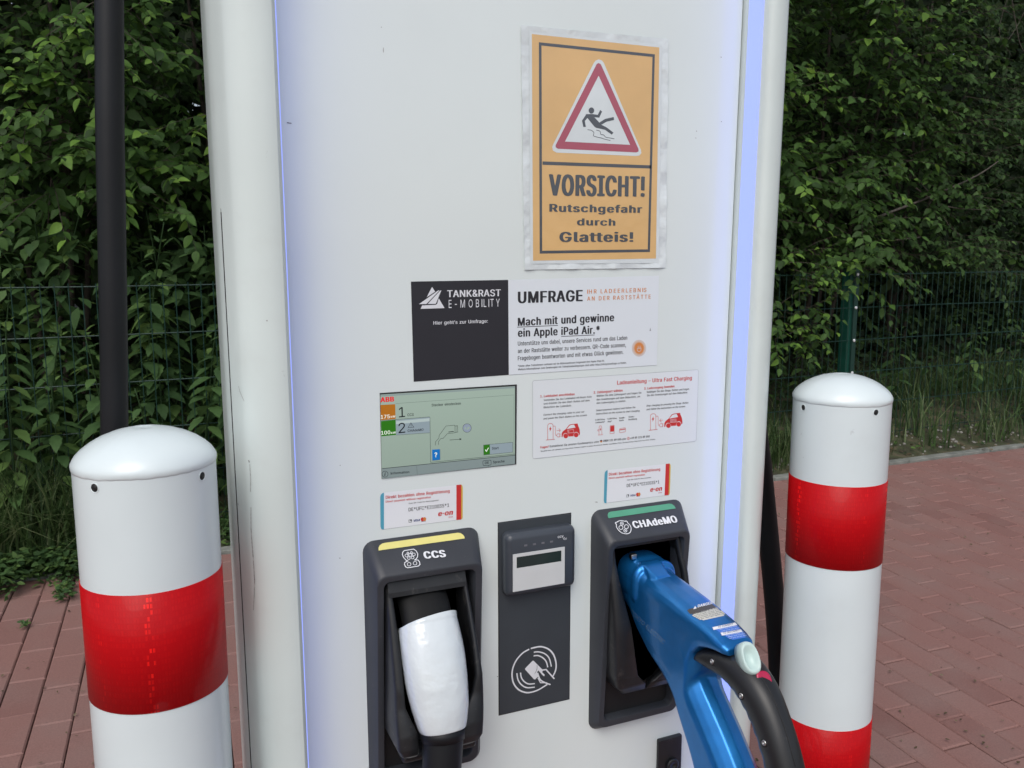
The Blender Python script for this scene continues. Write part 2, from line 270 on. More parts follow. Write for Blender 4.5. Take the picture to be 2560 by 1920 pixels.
# ---------------------------------------------------------------- flat print helper
# outlines of a plain grotesque alphabet: character, advance, then closed contours (1/500 em)
GLYPHS = """!98|34,80 32,254 66,254 64,80|49,-2 40,-1 33,4 28,12 26,20 28,29 33,37 40,42 49,43 58,42 65,37 70,29 72,20 70,12 65,4 58,-1
&224|98,-3 75,-1 55,6 39,17 27,31 20,48 17,67 19,82 24,95 32,106 42,117 70,139 108,168 118,176 127,187 131,202 129,214 123,223 113,228 101,230 84,227 73,216 69,208 68,199 73,182 84,164 102,142 219,0 182,0 86,116 61,146 44,172 39,185 38,199 40,215 45,229 55,241 67,249 82,255 100,257 118,255 133,249 145,241 154,230 160,217 162,202 158,181 146,162 128,146 77,109 64,98 55,87 50,77 48,66 50,54 55,44 62,35 72,29 83,25 96,23 111,25 126,30 139,37 151,48 160,61 168,76 173,93 174,112 204,112 202,90 198,72 185,46 173,31 166,23 153,12 136,3 117,-2
'103|39,159 35,254 68,254 64,159
(137|45,103 46,132 50,162 57,192 66,221 76,247 88,270 118,270 95,214 81,157 77,129 76,103 80,57 94,8 118,-48 88,-48 69,-11 56,27 47,66
)137|19,-48 43,9 57,58 61,103 60,129 56,157 41,214 19,270 48,270 60,247 71,221 80,192 86,162 91,132 92,103 89,65 81,27 67,-11 48,-48
*227|101,111 103,165 57,136 45,158 93,183 45,208 57,229 103,200 101,254 125,254 123,200 169,229 181,208 133,183 181,158 169,136 123,165 125,111
+227|99,17 99,182 128,182 128,17|31,86 31,113 195,113 195,86
,94|19,-60 34,36 68,36 42,-60
-227|168,122 168,94 57,94 57,122
.94|48,-2 39,-1 31,4 26,12 25,20 26,29 31,37 39,42 48,43 56,42 64,37 69,29 71,20 69,12 64,4 56,-1
/125|117,266 36,-38 7,-38 89,266
0227|113,-3 87,0 65,12 47,31 34,57 27,89 24,127 27,165 35,197 48,223 65,242 87,254 113,258 139,254 161,242 179,223 192,197 200,165 203,127 200,89 192,57 179,31 162,12 140,0|113,25 131,28 145,37 157,52 165,72 170,97 172,127 170,157 165,182 157,203 145,218 131,227 113,230 96,227 82,218 70,203 62,182 56,157 55,127 56,97 62,72 70,52 82,37 96,28
1227|38,0 38,27 195,27 195,0|138,254 138,0 106,0 106,224 105,224 43,179 43,213 99,254
2227|32,0 32,24 117,114 141,141 155,163 159,174 160,186 159,198 154,209 146,218 137,224 125,228 112,230 98,228 86,224 77,216 69,207 65,195 64,181 33,181 35,202 43,221 55,237 72,248 91,255 112,258 134,255 153,248 169,237 181,223 188,205 191,186 189,172 185,159 179,145 168,129 133,90 76,30 76,28 195,28 195,0
3227|109,-3 87,-1 66,5 49,15 35,29 26,46 22,66 55,66 57,54 63,44 72,35 83,30 95,26 109,25 124,26 138,30 149,37 157,46 163,58 165,72 163,86 158,98 150,109 137,117 121,122 101,124 78,124 78,150 144,224 144,226 35,226 35,254 186,254 186,230 106,139 106,144 132,144 154,138 172,127 185,111 194,93 196,72 194,51 185,33 172,18 154,6 133,-1
4227|20,53 20,79 123,254 155,254 54,83 54,81 207,81 207,53|141,0 141,61 141,73 141,159 171,159 171,0
5227|111,-3 89,-1 70,6 54,16 41,30 33,47 30,65 61,65 64,54 69,44 77,36 87,30 98,26 111,25 125,27 138,32 149,41 157,52 162,66 164,81 162,97 157,111 148,122 137,131 124,137 109,138 84,134 73,129 64,123 34,126 48,254 183,254 183,226 75,226 67,151 68,151 77,157 89,162 101,166 115,167 131,165 147,160 161,153 172,143 182,130 189,116 194,99 195,82 193,58 184,38 171,21 154,8 134,-1
6227|113,-3 91,-1 71,7 55,20 42,37 34,58 32,81 34,100 40,119 51,142 69,170 126,254 161,254 75,131 73,131 83,144 98,153 117,157 139,155 158,147 173,136 185,120 192,101 194,79 192,56 184,36 171,20 155,7 135,-1|113,24 127,26 139,31 149,40 157,51 162,64 164,79 162,94 157,107 149,118 139,126 127,131 113,133 99,131 87,126 77,118 69,107 64,94 62,79 64,64 69,51 77,40 87,31 99,26
7227|48,0 162,224 162,226 31,226 31,254 195,254 195,224 82,0
8227|113,-3 89,-1 68,6 50,17 37,31 29,48 26,68 28,83 33,98 40,110 51,121 63,128 76,132 76,133 59,141 46,154 38,171 35,190 38,209 45,225 57,239 73,249 92,256 113,258 134,256 153,249 169,239 181,225 188,209 191,190 188,171 180,154 167,141 150,133 150,132 164,128 176,121 186,110 194,98 199,83 200,68 198,48 189,31 176,17 158,6 137,-1|113,25 129,26 142,30 153,37 161,46 167,57 168,69 167,83 161,94 153,104 141,111 128,116 113,118 98,116 85,111 73,104 65,94 59,83 58,69 59,57 64,46 73,37 84,30 97,26|113,145 126,146 137,150 146,157 154,165 158,176 160,188 158,200 154,210 147,218 138,225 126,229 113,230 100,229 89,225 79,218 72,210 68,200 66,188 68,176 72,165 79,157 89,150 100,146
9227|113,258 135,255 155,247 171,234 184,217 192,197 194,173 192,155 186,135 175,112 158,84 100,0 65,0 151,124 154,124 144,111 128,101 109,97 87,100 69,107 53,119 41,134 34,154 32,176 34,198 42,218 55,235 71,247 91,255|113,230 99,228 87,223 77,215 69,204 64,191 63,176 64,161 69,148 77,137 87,129 99,123 113,122 127,123 139,129 149,137 157,147 162,160 164,175 162,190 157,204 150,215 139,223 127,228
:94|48,-2 39,-1 31,4 26,12 25,20 26,29 31,37 39,42 48,43 56,42 64,37 69,29 71,20 69,12 64,4 56,-1|48,135 39,137 31,142 26,149 25,158 26,167 31,174 39,179 48,181 56,179 64,174 69,167 71,158 69,149 64,142 56,137
;94|19,-60 34,36 68,36 42,-60|52,135 43,137 36,142 31,149 29,158 31,167 36,174 43,179 52,181 61,179 68,174 73,167 75,158 73,149 68,142 61,137
?179|66,76 66,80 67,100 71,115 76,126 84,135 104,149 115,157 123,167 129,178 131,192 129,203 125,213 119,220 110,226 100,230 89,231 78,230 69,226 60,221 53,213 48,202 46,189 14,189 17,209 24,226 36,240 51,250 69,256 89,258 110,256 127,249 142,239 153,226 160,209 162,191 160,172 153,156 142,142 127,130 110,118 100,103 97,79 97,76|82,-2 73,-1 66,4 61,12 59,20 61,29 66,37 73,42 82,43 91,42 98,37 103,29 105,20 103,12 98,4 91,-1
A240|8,0 101,254 138,254 231,0 198,0 144,151 132,186 116,239 123,239 106,185 95,151 43,0|55,71 55,99 185,99 185,71
B228|30,0 30,254 121,254 145,252 164,245 180,235 190,221 197,205 199,187 198,172 193,160 187,150 178,143 157,133 157,131 170,129 182,123 192,114 201,102 207,86 209,68 207,50 200,33 189,20 172,9 151,2 123,0|62,29 122,29 148,31 165,40 175,53 178,68 176,81 171,92 163,102 153,109 140,114 124,115 62,115|62,143 119,143 132,144 144,148 154,155 162,163 166,174 168,186 165,202 156,214 141,223 120,226 62,226
C255|134,-3 103,1 75,12 52,32 35,58 24,90 20,127 24,165 35,197 52,223 75,242 103,254 134,258 152,256 170,252 186,245 201,236 214,224 224,209 232,193 236,174 204,174 200,186 195,197 179,214 158,224 134,228 111,225 92,216 75,202 62,182 54,157 52,127 54,97 63,72 75,53 92,38 112,29 134,26 158,30 179,40 195,57 204,80 236,80 232,62 224,45 214,31 201,19 187,9 170,2 153,-2
D251|109,0 48,0 48,29 107,29 136,31 159,40 177,55 189,75 197,99 200,128 197,156 190,180 177,200 160,214 138,223 110,226 47,226 47,254 113,254 147,251 176,239 200,221 217,196 227,164 231,128 227,91 217,59 199,34 175,15 145,4|62,254 62,0 30,0 30,254
E209|30,0 30,254 186,254 186,226 62,226 62,143 178,143 178,114 62,114 62,29 188,29 188,0
F205|30,0 30,254 185,254 185,226 62,226 62,139 173,139 173,111 62,111 62,0
G260|134,-3 102,1 75,13 52,32 35,58 24,90 20,127 24,165 35,197 52,223 74,242 102,254 132,258 152,256 170,252 187,245 202,235 214,222 225,208 232,192 237,174 204,174 194,197 178,213 158,224 133,228 111,225 92,216 75,202 62,182 54,157 52,127 54,97 63,72 75,53 92,38 112,29 134,26 155,29 172,36 187,47 198,62 205,80 207,101 217,100 141,100 141,128 239,128 239,100 236,71 225,45 209,25 188,9 163,0
H258|30,0 30,254 62,254 62,144 196,144 196,254 228,254 228,0 196,0 196,116 62,116 62,0
Ì150|16,0 16,29 59,29 59,226 16,226 16,254 135,254 135,226 91,226 91,29 135,29 135,0
I68|13,0 13,254 55,254 55,0
J198|93,-3 62,2 38,16 22,40 17,73 17,86 49,86 49,73 52,52 61,37 75,28 93,25 110,28 124,37 133,52 136,73 136,254 168,254 168,73 163,40 147,16 123,2
K233|52,73 52,108 70,131 87,152 106,172 182,254 224,254 116,138 114,138|30,0 30,254 62,254 62,167 62,112 62,97 62,0|186,0 94,130 114,155 224,0
L196|30,0 30,254 62,254 62,29 181,29 181,0
M314|30,0 30,254 76,254 139,94 144,79 150,61 156,42 161,24 154,24 159,41 165,61 171,79 176,94 238,254 284,254 284,0 252,0 252,145 252,163 253,184 253,207 253,229 256,229 249,205 241,181 234,161 228,145 171,0 143,0 85,145 80,160 72,181 65,204 56,229 59,229 60,208 60,186 61,164 61,145 61,0
N262|30,0 30,254 68,254 172,91 181,75 194,53 207,27 202,27 200,54 200,79 199,97 199,254 232,254 232,0 193,0 101,145 89,165 74,191 54,226 60,227 61,192 62,164 62,145 62,0
O267|133,-3 103,1 75,12 52,32 35,58 24,90 20,127 24,165 35,197 52,223 75,242 103,254 133,258 164,254 192,242 215,223 232,197 243,165 247,127 243,90 232,58 215,32 192,12 164,1|133,26 155,29 175,38 191,52 204,72 212,97 215,127 212,157 204,182 191,202 175,216 155,225 133,228 112,225 92,216 75,202 63,182 54,157 52,127 54,97 63,72 75,52 92,38 112,29
P222|30,0 30,254 118,254 144,252 166,244 183,231 195,215 202,195 204,174 202,152 195,133 183,116 166,104 144,96 118,93 55,93 55,121 116,121 134,123 149,128 159,136 167,147 171,160 172,174 171,188 167,201 159,211 148,219 134,224 116,226 62,226 62,0
Q267|123,80 156,80 185,42 192,32 234,-24 200,-24 173,13 166,23|133,-3 103,1 75,12 52,32 35,58 24,90 20,127 24,165 35,197 52,223 75,242 103,254 133,258 164,254 192,242 215,223 232,197 243,165 247,127 243,90 232,58 215,32 192,12 164,1|133,26 155,29 175,38 191,52 204,72 212,97 215,127 212,157 204,182 191,202 175,216 155,225 133,228 112,225 92,216 75,202 63,182 54,157 52,127 54,97 63,72 75,52 92,38 112,29
R224|30,0 30,254 118,254 145,252 167,244 183,232 195,217 202,198 205,176 202,154 195,136 183,120 166,109 145,101 118,99 48,99 48,128 117,128 135,129 149,133 160,141 167,150 171,162 173,176 171,190 167,202 159,212 149,220 134,224 116,226 62,226 62,0|177,0 115,115 151,115 214,0
S223|112,-4 86,-2 64,5 46,15 32,30 23,48 19,68 52,68 55,55 62,44 71,35 83,29 97,26 112,25 128,26 143,30 155,37 165,46 171,57 173,70 171,81 166,89 158,96 148,102 122,111 92,120 64,130 43,145 30,163 26,186 29,206 37,224 51,238 69,249 90,256 114,258 137,256 158,249 175,238 189,224 197,208 200,189 169,189 163,206 151,219 134,227 112,229 97,228 84,224 73,218 64,209 59,199 58,188 60,176 65,167 74,160 85,154 106,147 132,140 156,132 179,119 189,110 197,99 202,85 204,69 201,50 193,32 180,17 162,5 139,-2
T224|16,226 16,254 208,254 208,226 128,226 128,0 96,0 96,226
U259|129,-4 101,-1 77,8 57,22 42,40 33,62 30,87 30,254 62,254 62,89 64,72 70,57 80,44 94,34 110,28 129,26 149,28 165,34 179,44 188,57 194,72 196,89 196,254 229,254 229,87 226,62 216,40 201,22 182,8 157,-1
V240|102,0 8,254 42,254 96,103 108,69 124,15 117,15 133,69 145,103 197,254 231,254 139,0
W343|78,0 8,254 41,254 82,98 88,73 93,47 98,20 95,20 100,47 106,73 112,98 153,254 190,254 231,98 237,73 243,47 249,20 244,20 249,47 255,73 261,98 302,254 335,254 265,0 228,0 184,161 176,196 168,237 175,237 167,197 159,161 115,0
X237|9,0 109,142 109,118 15,254 52,254 89,200 102,181 112,164 122,146 116,146 126,164 136,181 149,200 187,254 223,254 129,119 129,143 228,0 191,0 146,65 134,83 125,98 115,116 122,116 113,98 103,83 91,65 46,0
Y236|102,0 102,104 8,254 46,254 96,172 111,146 125,115 112,115 126,146 140,172 191,254 228,254 134,104 134,0
Z219|21,0 21,23 137,193 153,215 170,238 174,227 143,226 111,226 20,226 20,254 198,254 198,231 84,64 67,40 49,17 45,27 76,28 107,29 200,29 200,0
a195|80,-4 63,-3 47,2 34,11 24,22 17,37 15,54 17,69 22,80 29,90 39,97 63,105 89,110 117,113 133,117 136,121 138,127 138,128 137,139 133,148 128,156 120,161 110,164 98,165 85,164 75,161 59,150 50,137 20,146 29,161 39,173 52,182 66,188 82,191 97,192 119,190 143,180 153,172 161,160 167,145 168,126 168,0 138,0 138,26 136,26 126,12 108,1 95,-3|85,23 101,24 114,29 124,37 132,47 136,57 138,69 138,95 130,91 116,88 100,86 88,84 67,79 58,75 52,70 47,62 46,52 47,43 51,36 57,30 65,26
b212|115,-4 99,-3 86,2 69,16 59,29 56,29 56,0 26,0 26,254 57,254 57,160 59,160 69,173 86,186 98,191 115,192 137,189 156,180 173,166 185,146 193,122 195,94 193,66 185,42 173,23 157,8 137,-1|110,23 126,26 140,33 150,44 158,58 163,75 164,95 163,114 158,131 150,145 140,156 126,163 110,165 94,163 81,156 70,145 62,131 58,114 56,95 58,75 63,58 70,43 81,32 94,26
c198|104,-4 79,-1 58,8 41,23 28,43 20,66 17,94 20,122 28,146 41,165 58,180 79,189 104,192 130,189 153,178 170,161 181,138 151,131 145,145 135,155 121,162 104,165 86,162 73,155 62,144 54,129 50,112 48,94 50,75 54,59 62,44 73,33 86,26 104,23 121,26 135,33 146,44 152,59 181,51 177,39 171,28 153,11 130,0
d212|98,-4 75,-1 56,8 40,23 27,42 20,66 17,94 20,122 27,146 40,166 56,180 75,189 98,192 114,191 126,186 144,173 153,160 155,160 155,254 186,254 186,0 156,0 156,29 153,29 143,16 126,2 114,-3|102,23 118,26 132,32 142,43 150,58 154,75 156,95 154,114 150,131 142,145 132,156 118,163 102,165 86,163 72,156 62,145 54,131 50,114 48,95 50,75 54,58 62,44 73,33 86,26
e202|106,-4 80,-1 58,8 41,23 28,42 20,66 17,93 20,121 28,145 40,165 58,180 78,189 103,192 118,191 133,187 147,180 160,170 170,157 179,141 184,121 186,97 186,85 37,85 37,110 169,110 155,101 153,119 149,134 141,147 131,157 118,163 103,165 87,163 73,157 62,147 54,135 50,121 48,105 48,89 50,69 55,53 64,40 76,31 90,25 106,23 127,26 143,36 153,53 182,45 177,32 168,20 156,10 141,2 125,-3
f127|114,190 114,164 3,164 3,190|40,0 40,216 42,231 48,243 57,252 68,259 80,264 94,265 111,263 121,260 114,234 107,236 97,237 85,235 77,230 72,221 71,209 71,0
g213|103,-75 84,-74 67,-70 53,-63 41,-55 32,-45 25,-35 51,-20 61,-33 77,-44 89,-48 103,-49 124,-46 141,-38 152,-23 156,-3 156,34 153,34 143,21 126,8 114,4 97,2 76,5 56,13 40,27 28,45 20,68 17,96 20,123 27,147 40,166 56,180 76,189 98,192 114,191 127,186 144,173 154,159 157,159 157,190 186,190 186,-4 183,-27 175,-45 162,-59 145,-68 125,-73|102,30 118,32 132,38 142,47 150,61 155,77 156,96 155,115 150,132 142,146 132,156 119,163 102,165 86,163 73,156 62,145 54,131 50,115 48,96 50,78 54,61 62,48 73,38 86,32
h205|57,113 57,0 26,0 26,254 57,254 57,144 51,144 62,166 76,181 94,189 114,192 132,190 148,184 161,174 170,160 177,142 179,120 179,0 148,0 148,118 145,137 136,152 123,161 105,165 92,163 80,159 71,151 63,141 58,129
i83|26,0 26,190 57,190 57,0|42,221 34,223 27,227 22,234 21,242 22,249 27,256 34,260 42,262 50,260 57,256 62,249 63,242 62,234 57,227 50,223
j83|26,190 57,190 57,-15 55,-31 51,-45 43,-56 32,-65 19,-70 2,-71 -5,-71 -5,-43 1,-43 12,-42 20,-36 25,-27 26,-15|42,221 34,223 27,227 22,234 20,242 22,249 27,256 34,260 42,262 50,260 57,256 61,249 63,242 61,234 57,227 50,223
k190|55,68 55,106 60,106 142,190 180,190 92,100 89,100|26,0 26,254 57,254 57,0|147,0 74,93 96,114 186,0
l95|70,-1 50,2 37,10 29,24 26,42 26,254 57,254 57,49 58,38 60,31 65,27 73,26 80,26 85,27 90,1 81,0
m305|26,0 26,190 56,190 56,148 54,148 59,162 66,173 75,182 86,188 98,192 110,193 129,190 144,180 154,166 160,147 156,147 161,160 169,172 178,181 190,187 204,192 218,193 234,191 249,186 261,177 270,164 276,148 278,128 278,0 248,0 248,127 245,145 236,156 224,163 209,165 197,164 187,160 179,153 173,145 169,135 168,124 168,0 137,0 137,130 134,144 126,156 115,163 100,165 89,164 79,160 70,154 63,145 58,133 57,119 57,0
n205|57,113 57,0 26,0 26,190 56,190 56,144 51,144 62,166 76,181 94,189 114,192 132,190 147,184 160,174 170,160 176,142 179,120 179,0 148,0 148,118 145,137 136,152 123,161 105,165 92,163 80,159 71,151 63,141 58,129
o208|104,-4 79,-1 58,8 41,23 28,43 20,66 17,94 20,122 28,146 41,165 58,180 79,189 104,192 128,189 149,180 167,165 180,146 188,122 191,94 188,66 180,43 167,23 149,8 128,-1|104,23 121,26 135,33 146,44 154,59 158,75 160,94 158,112 154,129 146,144 135,155 121,162 104,165 86,162 73,155 62,144 54,129 50,112 48,94 50,75 54,59 62,44 73,33 86,26
p212|26,-71 26,190 56,190 56,160 59,160 69,173 86,186 98,191 115,192 137,189 156,180 173,166 185,146 193,122 195,94 193,66 185,42 173,23 157,8 137,-1 115,-4 99,-3 86,2 69,16 59,29 57,29 57,-71|110,23 126,26 140,33 150,44 158,58 163,75 164,95 163,114 158,131 150,145 140,156 126,163 110,165 94,163 81,156 70,145 62,131 58,114 56,95 58,75 63,58 70,43 81,32 94,26
q212|186,-71 155,-71 155,29 153,29 143,16 126,2 114,-3 98,-4 75,-1 56,8 40,23 27,42 20,66 17,94 20,122 27,146 40,166 56,180 75,189 98,192 114,191 126,186 144,173 153,160 156,160 156,190 186,190|102,23 118,26 132,32 142,43 150,58 154,75 156,95 154,114 150,131 142,145 132,156 118,163 102,165 86,163 72,156 62,145 54,131 50,114 48,95 50,75 54,58 62,44 73,33 86,26
r130|26,0 26,190 56,190 56,160 58,160 65,173 76,184 90,190 107,192 115,192 122,192 122,161 115,162 103,163 91,161 80,157 70,151 63,142 58,131 57,118 57,0
s182|91,-4 72,-3 56,2 42,9 31,19 23,32 18,47 47,53 53,40 62,30 75,25 91,23 108,25 122,31 131,40 134,51 132,60 127,68 118,74 106,78 75,85 52,93 36,104 27,119 23,137 26,152 33,166 43,177 58,185 74,190 94,192 112,191 127,186 140,179 149,170 157,158 162,145 134,139 129,149 121,158 110,164 94,166 78,164 65,158 57,150 54,139 56,129 62,122 72,116 86,111 115,105 137,97 153,86 162,71 166,53 163,37 156,24 145,12 130,3 112,-2
t114|102,190 102,164 3,164 3,190|32,236 63,236 63,49 64,38 68,31 75,26 85,25 93,26 101,27 107,1 96,-1 84,-2 62,1 46,11 36,26 32,46
u205|91,-3 73,-1 57,5 44,15 35,29 28,47 26,69 26,190 57,190 57,72 60,52 68,37 82,28 100,25 113,27 125,31 134,38 142,48 146,61 148,76 148,190 179,190 179,0 149,0 149,46 154,46 143,23 129,8 111,0
v195|81,0 9,190 42,190 83,78 93,43 103,10 92,10 101,43 112,78 152,190 186,190 113,0
w284|69,0 11,190 44,190 67,107 77,68 88,21 82,21 93,67 103,107 126,190 158,190 181,107 191,68 201,21 196,21 206,68 217,107 240,190 272,190 215,0 184,0 159,86 152,112 145,140 138,169 145,169 138,140 131,112 124,86 99,0
x189|10,0 86,109 86,86 14,190 50,190 74,153 90,127 104,103 88,103 101,127 117,153 141,190 176,190 104,84 104,107 179,0 143,0 115,43 100,68 86,91 102,91 89,68 74,43 46,0
y195|24,-69 31,-43 36,-44 52,-44 59,-42 65,-37 71,-29 75,-18 81,-1 9,190 42,190 83,78 93,43 103,10 92,10 101,43 112,78 153,190 186,190 102,-29 88,-54 80,-62 70,-68 58,-71 46,-73 32,-72
z190|21,0 21,23 127,160 127,161 24,161 24,190 166,190 166,165 63,30 63,28 169,28 169,0
·98|49,98 40,100 33,105 28,112 26,121 28,130 33,137 40,142 49,144 58,142 65,137 70,130 72,121 70,112 65,105 58,100
Ä240|8,0 101,254 138,254 231,0 198,0 144,151 132,186 116,239 123,239 106,185 95,151 43,0|55,71 55,99 185,99 185,71|156,286 148,288 142,292 137,299 136,306 137,314 142,321 148,325 156,326 164,325 170,321 175,314 176,306 175,299 170,292 164,288|84,286 76,288 70,292 65,299 64,306 65,314 70,321 76,325 84,326 92,325 98,321 103,314 104,306 103,299 98,292 92,288
Ö267|133,-3 103,1 75,12 52,32 35,58 24,90 20,127 24,165 35,197 52,223 75,242 103,254 133,258 164,254 192,242 215,223 232,197 243,165 247,127 243,90 232,58 215,32 192,12 164,1|133,26 155,29 175,38 191,52 204,72 212,97 215,127 212,157 204,182 191,202 175,216 155,225 133,228 112,225 92,216 75,202 63,182 54,157 52,127 54,97 63,72 75,52 92,38 112,29|170,286 162,288 155,292 151,299 149,306 151,314 155,321 162,325 170,326 177,325 184,321 188,314 190,306 188,299 184,292 177,288|98,286 90,288 83,292 79,299 77,306 79,314 83,321 90,325 98,326 105,325 112,321 116,314 118,306 116,299 112,292 105,288
Ü259|129,-4 101,-1 77,8 57,22 42,40 33,62 30,87 30,254 62,254 62,89 64,72 70,57 80,44 94,34 110,28 129,26 149,28 165,34 179,44 188,57 194,72 196,89 196,254 229,254 229,87 226,62 216,40 201,22 182,8 157,-1|165,286 158,288 151,292 147,299 145,306 147,314 151,321 158,325 165,326 173,325 180,321 184,314 186,306 184,299 180,292 173,288|94,286 86,288 79,292 75,299 73,306 75,314 79,321 86,325 94,326 101,325 108,321 112,314 114,306 112,299 108,292 101,288
ß221|61,181 61,0 30,0 30,181 35,215 50,239 71,253 98,258 114,256 130,251 144,243 156,231 163,216 166,197 162,175 154,161 146,149 143,136 144,128 149,121 163,108 181,94 196,76 200,64 202,50 200,34 193,21 183,10 170,3 154,-2 135,-3 104,1 82,10 94,37 109,29 119,26 133,25 149,27 161,32 168,41 171,52 169,61 165,69 150,83 132,97 117,113 113,124 111,136 112,146 115,153 124,165 132,177 136,194 133,210 125,221 113,227 98,229 82,227 71,218 63,203
ä195|80,-4 63,-3 47,2 34,11 24,22 17,37 15,54 17,69 22,80 29,90 39,97 63,105 89,110 117,113 133,117 136,121 138,127 138,128 137,139 133,148 128,156 120,161 110,164 98,165 85,164 75,161 59,150 50,137 20,146 29,161 39,173 52,182 66,188 82,191 97,192 119,190 143,180 153,172 161,160 167,145 168,126 168,0 138,0 138,26 136,26 126,12 108,1 95,-3|85,23 101,24 114,29 124,37 132,47 136,57 138,69 138,95 130,91 116,88 100,86 88,84 67,79 58,75 52,70 47,62 46,52 47,43 51,36 57,30 65,26|131,221 123,223 116,227 112,234 110,242 112,249 116,256 123,260 131,262 138,260 145,256 149,249 151,242 149,234 145,227 138,223|59,221 51,223 44,227 40,234 38,242 40,249 44,256 51,260 59,262 66,260 73,256 77,249 79,242 77,234 73,227 66,223
ö208|104,-4 79,-1 58,8 41,23 28,43 20,66 17,94 20,122 28,146 41,165 58,180 79,189 104,192 128,189 149,180 167,165 180,146 188,122 191,94 188,66 180,43 167,23 149,8 128,-1|104,23 121,26 135,33 146,44 154,59 158,75 160,94 158,112 154,129 146,144 135,155 121,162 104,165 86,162 73,155 62,144 54,129 50,112 48,94 50,75 54,59 62,44 73,33 86,26|140,221 132,223 125,227 121,234 119,242 121,249 125,256 132,260 140,262 147,260 154,256 158,249 160,242 158,234 154,227 147,223|68,221 60,223 53,227 49,234 47,242 49,249 53,256 60,260 68,262 76,260 82,256 86,249 88,242 86,234 82,227 76,223
ü205|91,-3 73,-1 57,5 44,15 35,29 28,47 26,69 26,190 57,190 57,72 60,52 68,37 82,28 100,25 113,27 125,31 134,38 142,48 146,61 148,76 148,190 179,190 179,0 149,0 149,46 154,46 143,23 129,8 111,0|138,221 131,223 124,227 120,234 118,242 120,249 124,256 131,260 138,262 146,260 153,256 157,249 159,242 157,234 153,227 146,223|67,221 59,223 52,227 48,234 46,242 48,249 52,256 59,260 67,262 74,260 81,256 85,249 87,242 85,234 81,227 74,223
–175|175,122 175,94 0,94 0,122
’88|26,159 41,254 75,254 49,159
▲352|17,0 176,270 335,0"""
_GL = {}
def _fill(cs):
    """constrained Delaunay fill, keeping the triangles with a non-zero winding number"""
    vs = [Vector(p_) for c_ in cs for p_ in c_]; es = []; n = 0
    for c_ in cs: es += [(n+i, n+(i+1) % len(c_)) for i in range(len(c_))]; n += len(c_)
    r_ = delaunay_2d_cdt(vs, es, [], 1, 1e-5); tri = []
    for f_ in r_[2]:
        for k in range(1, len(f_)-1):
            t_ = (f_[0], f_[k], f_[k+1]); cx, cy = (sum(r_[0][i][j] for i in t_)/3 for j in (0, 1)); w = 0
            for c_ in cs:
                for i in range(len(c_)):
                    (x0, y0), (x1, y1) = c_[i-1], c_[i]
                    if (y0 <= cy) != (y1 <= cy):
                        if x0+(cy-y0)*(x1-x0)/(y1-y0) > cx: w += 1 if y1 > y0 else -1
            if w: tri.append(t_)
    return np.array([tuple(v_) for v_ in r_[0]], float), tri
for _l in GLYPHS.split('\n'):
    _p = _l[1:].split('|'); _c = [[tuple(int(q_)/500 for q_ in xy.split(',')) for xy in c_.split(' ')] for c_ in _p[1:]]
    _c = [[p_ for i, p_ in enumerate(c_) if p_ != c_[i-1]] for c_ in _c]; _c = [c_ for c_ in _c if len(c_) > 2]
    _GL[_l[0]] = (int(_p[0])/500, *_fill(_c))
def text_geo(s, bold=0.0, spacing=1.0, shear=0.0, res=2):
    """flat letter mesh; heavier weights are made of a few shifted copies, the copy number is kept in z"""
    V, F, x = [], [], 0.0
    offs = [(0, 0)] if bold <= 0 else [(0, 0), (-bold*1.3, 0), (bold*1.3, 0), (0, bold*.18), (0, -bold*.10)]
    if bold > .02: offs += [(-bold*.65, bold*.15), (bold*.65, -bold*.08)]
    for ch in s:
        if ch == ' ': x += .26*(1 if spacing <= 1 else spacing); continue
        adv, P, T = _GL.get(ch, _GL['-'])
        for k, (ox, oy) in enumerate(offs):
            n = len(V)
            for px_, py_ in P: V.append((x+px_+ox+shear*py_, py_+oy, k))
            F += [tuple(i+n for i in t_) for t_ in T]
        x += adv*spacing+bold*1.6
    return np.array(V), F
CAPH = .508

